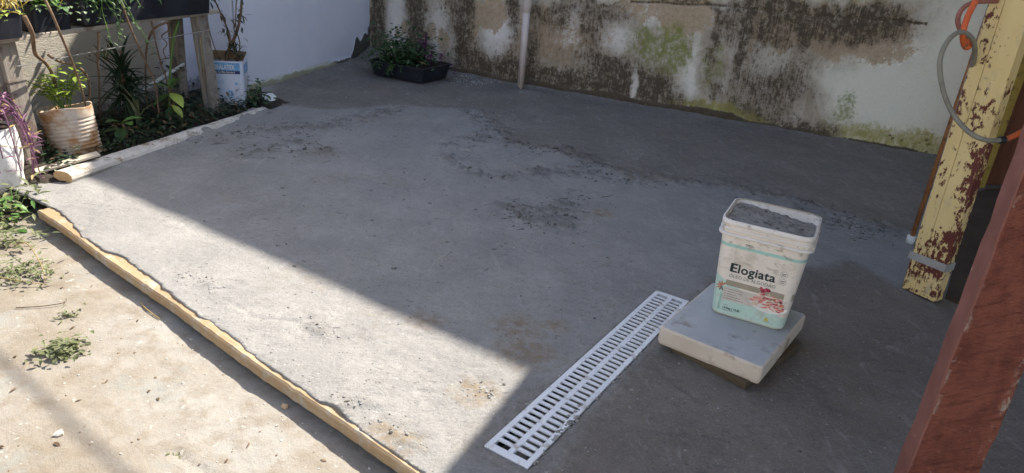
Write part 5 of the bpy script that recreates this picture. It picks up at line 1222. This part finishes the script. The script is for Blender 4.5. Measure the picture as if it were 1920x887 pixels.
# crumbs, clods and root threads on the mortar
def crumbs():
    rg = random.Random(19); dk, gy, tw = MB(), MB(), MB(); pts = []
    def ok(x, y):
        if (x - BA[0]) * BN[0] + (y - BA[1]) * BN[1] < .05: return False
        if (x - CU0[0]) * CN[0] + (y - CU0[1]) * CN[1] < .06: return False
        if -((x - WA[0]) * WN[0] + (y - WA[1]) * WN[1]) < .05: return False
        a = (x - GC[0]) * GD[0] + (y - GC[1]) * GD[1]; b = (x - GC[0]) * GN[0] + (y - GC[1]) * GN[1]
        if abs(a) < GL / 2 + .01 and abs(b) < GW / 2 + .01: return False
        return True
    for path in ROUGH:
        for i in range(130):
            k = rg.randrange(len(path) - 1); q = path[k] + (path[k + 1] - path[k]) * rg.random(); pts.append((q[0] + rg.gauss(0, .07), q[1] + rg.gauss(0, .10), rg.uniform(.0025, .0065) * (2.0 if rg.random() < .07 else 1)))
    for i in range(1500):
        px, py = rg.uniform(350, 1900), rg.uniform(190, 887); q = G(px, py)
        if fbm(np.array([q[0]]), np.array([q[1]]), 1.5, 3, 55)[0] < .45 and rg.random() < .7: continue
        pts.append((q[0], q[1], rg.uniform(.0012, .0035) * (1.8 if rg.random() < .05 else 1)))
    for path in SUNROUGH:
        for i in range(40): k = rg.randrange(len(path) - 1); q = path[k] + (path[k + 1] - path[k]) * rg.random(); pts.append((q[0] + rg.gauss(0, .03), q[1] + rg.gauss(0, .03), rg.uniform(.002, .006)))
    pts = [p for p in pts if ok(p[0], p[1])]
    e1, e2 = G(150, 340), G(980, 705)
    def in_shade(x, y): return (x - e1[0]) * (e2[1] - e1[1]) - (y - e1[1]) * (e2[0] - e1[0]) < 0     # sunlit side of the shadow edge gets paler crumbs, brightness painted in
    A = np.array(pts); Z = slab_height(A[:, 0], A[:, 1])[0]
    for (x, y, r), z in zip(pts, Z): (dk if rg.random() < (.62 if in_shade(x, y) else .12) else gy).lump((x, y, z + r * .05), r, rg, .6)
    for path, cnt, sp in ((ROUGH[2], 110, .035), (ROUGH[3], 60, .06), (ROUGH[0], 60, .06), (ROUGH[5], 25, .05), (ROUGH[4], 30, .05)):
        for i in range(cnt):
            k = rg.randrange(len(path) - 1); q = path[k] + (path[k + 1] - path[k]) * rg.random(); x, y = q[0] + rg.gauss(0, sp), q[1] + rg.gauss(0, sp * 1.3)
            if ok(x, y): dk.lump((x, y, height_at(x, y) + .001), rg.uniform(.003, .008) * (1.7 if rg.random() < .12 else 1), rg, .6)
    tp = []
    for path in ROUGH:
        for i in range(20):
            k = rg.randrange(len(path) - 1); q = path[k] + (path[k + 1] - path[k]) * rg.random(); tp.append((q[0] + rg.gauss(0, .08), q[1] + rg.gauss(0, .11), rg.uniform(.015, .10)))
    for i in range(70): q = G(rg.uniform(500, 1300), rg.uniform(220, 520)); tp.append((q[0], q[1], rg.uniform(.008, .03)))
    for x, y, L in tp:
        if not ok(x, y): continue
        a = rg.gauss(.1, .7); path = []
        for k in range(6): path.append((x, y)); x += L / 5 * math.cos(a); y += L / 5 * math.sin(a); a += rg.gauss(0, .75)
        arr = np.array(path); zz = slab_height(arr[:, 0], arr[:, 1])[0]; tw.tube([(p[0], p[1], z + .0015) for p, z in zip(path, zz)], [rg.uniform(.0004, .0022) for _ in path], 5)
    o = dk.build('dark_crumbs', MAT['darkcrumb']); tag(o, 'dark mortar crumbs strewn over the floor', 'crumbs', kind='stuff')
    o = gy.build('grey_crumbs', MAT['greycrumb']); tag(o, 'pale grey mortar crumbs strewn over the floor', 'crumbs', kind='stuff')
    o = tw.build('root_threads', MAT['darkcrumb']); tag(o, 'dark root threads and twigs stuck in the fresh mortar', 'twigs', kind='stuff')
    w = MB(); c = G(888, 150)
    for i in range(150): x, y = c[0] + rg.gauss(0, .13), c[1] + rg.gauss(0, .16); 
    wp = [(c[0] + rg.gauss(0, .12), c[1] + rg.gauss(0, .14)) for i in range(170)]; arr = np.array(wp); zz = slab_height(arr[:, 0], arr[:, 1])[0]
    for (x, y), z in zip(wp, zz):
        if ok(x, y): w.lump((x, y, z + .001), rg.uniform(.002, .005), rg, .6)
    o = w.build('white_grains', MAT['whitecap']); tag(o, 'white grains spilled beside the corner planter', 'grains', kind='stuff')
crumbs()
# broken piece of white plaster
q_ = G(508, 192); b_ = MB(); rg_ = random.Random(3)
b_.rings([[(.05 * math.cos(a) * rg_.uniform(.7, 1.2), .045 * math.sin(a) * rg_.uniform(.7, 1.2), z) for a in (2 * math.pi * k / 9 for k in range(9))] for z in (0, .05)])
o = b_.build('plaster_chunk', MAT['whitecap'], bevel=.003); o.location = (q_[0] - .02, q_[1] + .02, .0); o.rotation_euler = (.5, .2, .3); tag(o, 'broken chunk of white plaster by the far end of the kerb pole', 'plaster chunk')
# overhead cable whose soft shadow crosses the pavement
a_ = G(15, 690, GZ); c_ = G(235, 892, GZ); hh = 3.2
def lift(p): return Vector((p[0] + SH[0] * hh * COT, p[1] + SH[1] * hh * COT, hh + GZ))
d_ = lift(c_) - lift(a_); b_ = MB(); b_.tube([lift(a_) - d_ * 1.2, lift(c_) + d_ * 4.5], .0085, 8)
o = b_.build('overhead_cable', MAT['rubber']); tag(o, 'black overhead cable crossing above the pavement', 'cable')
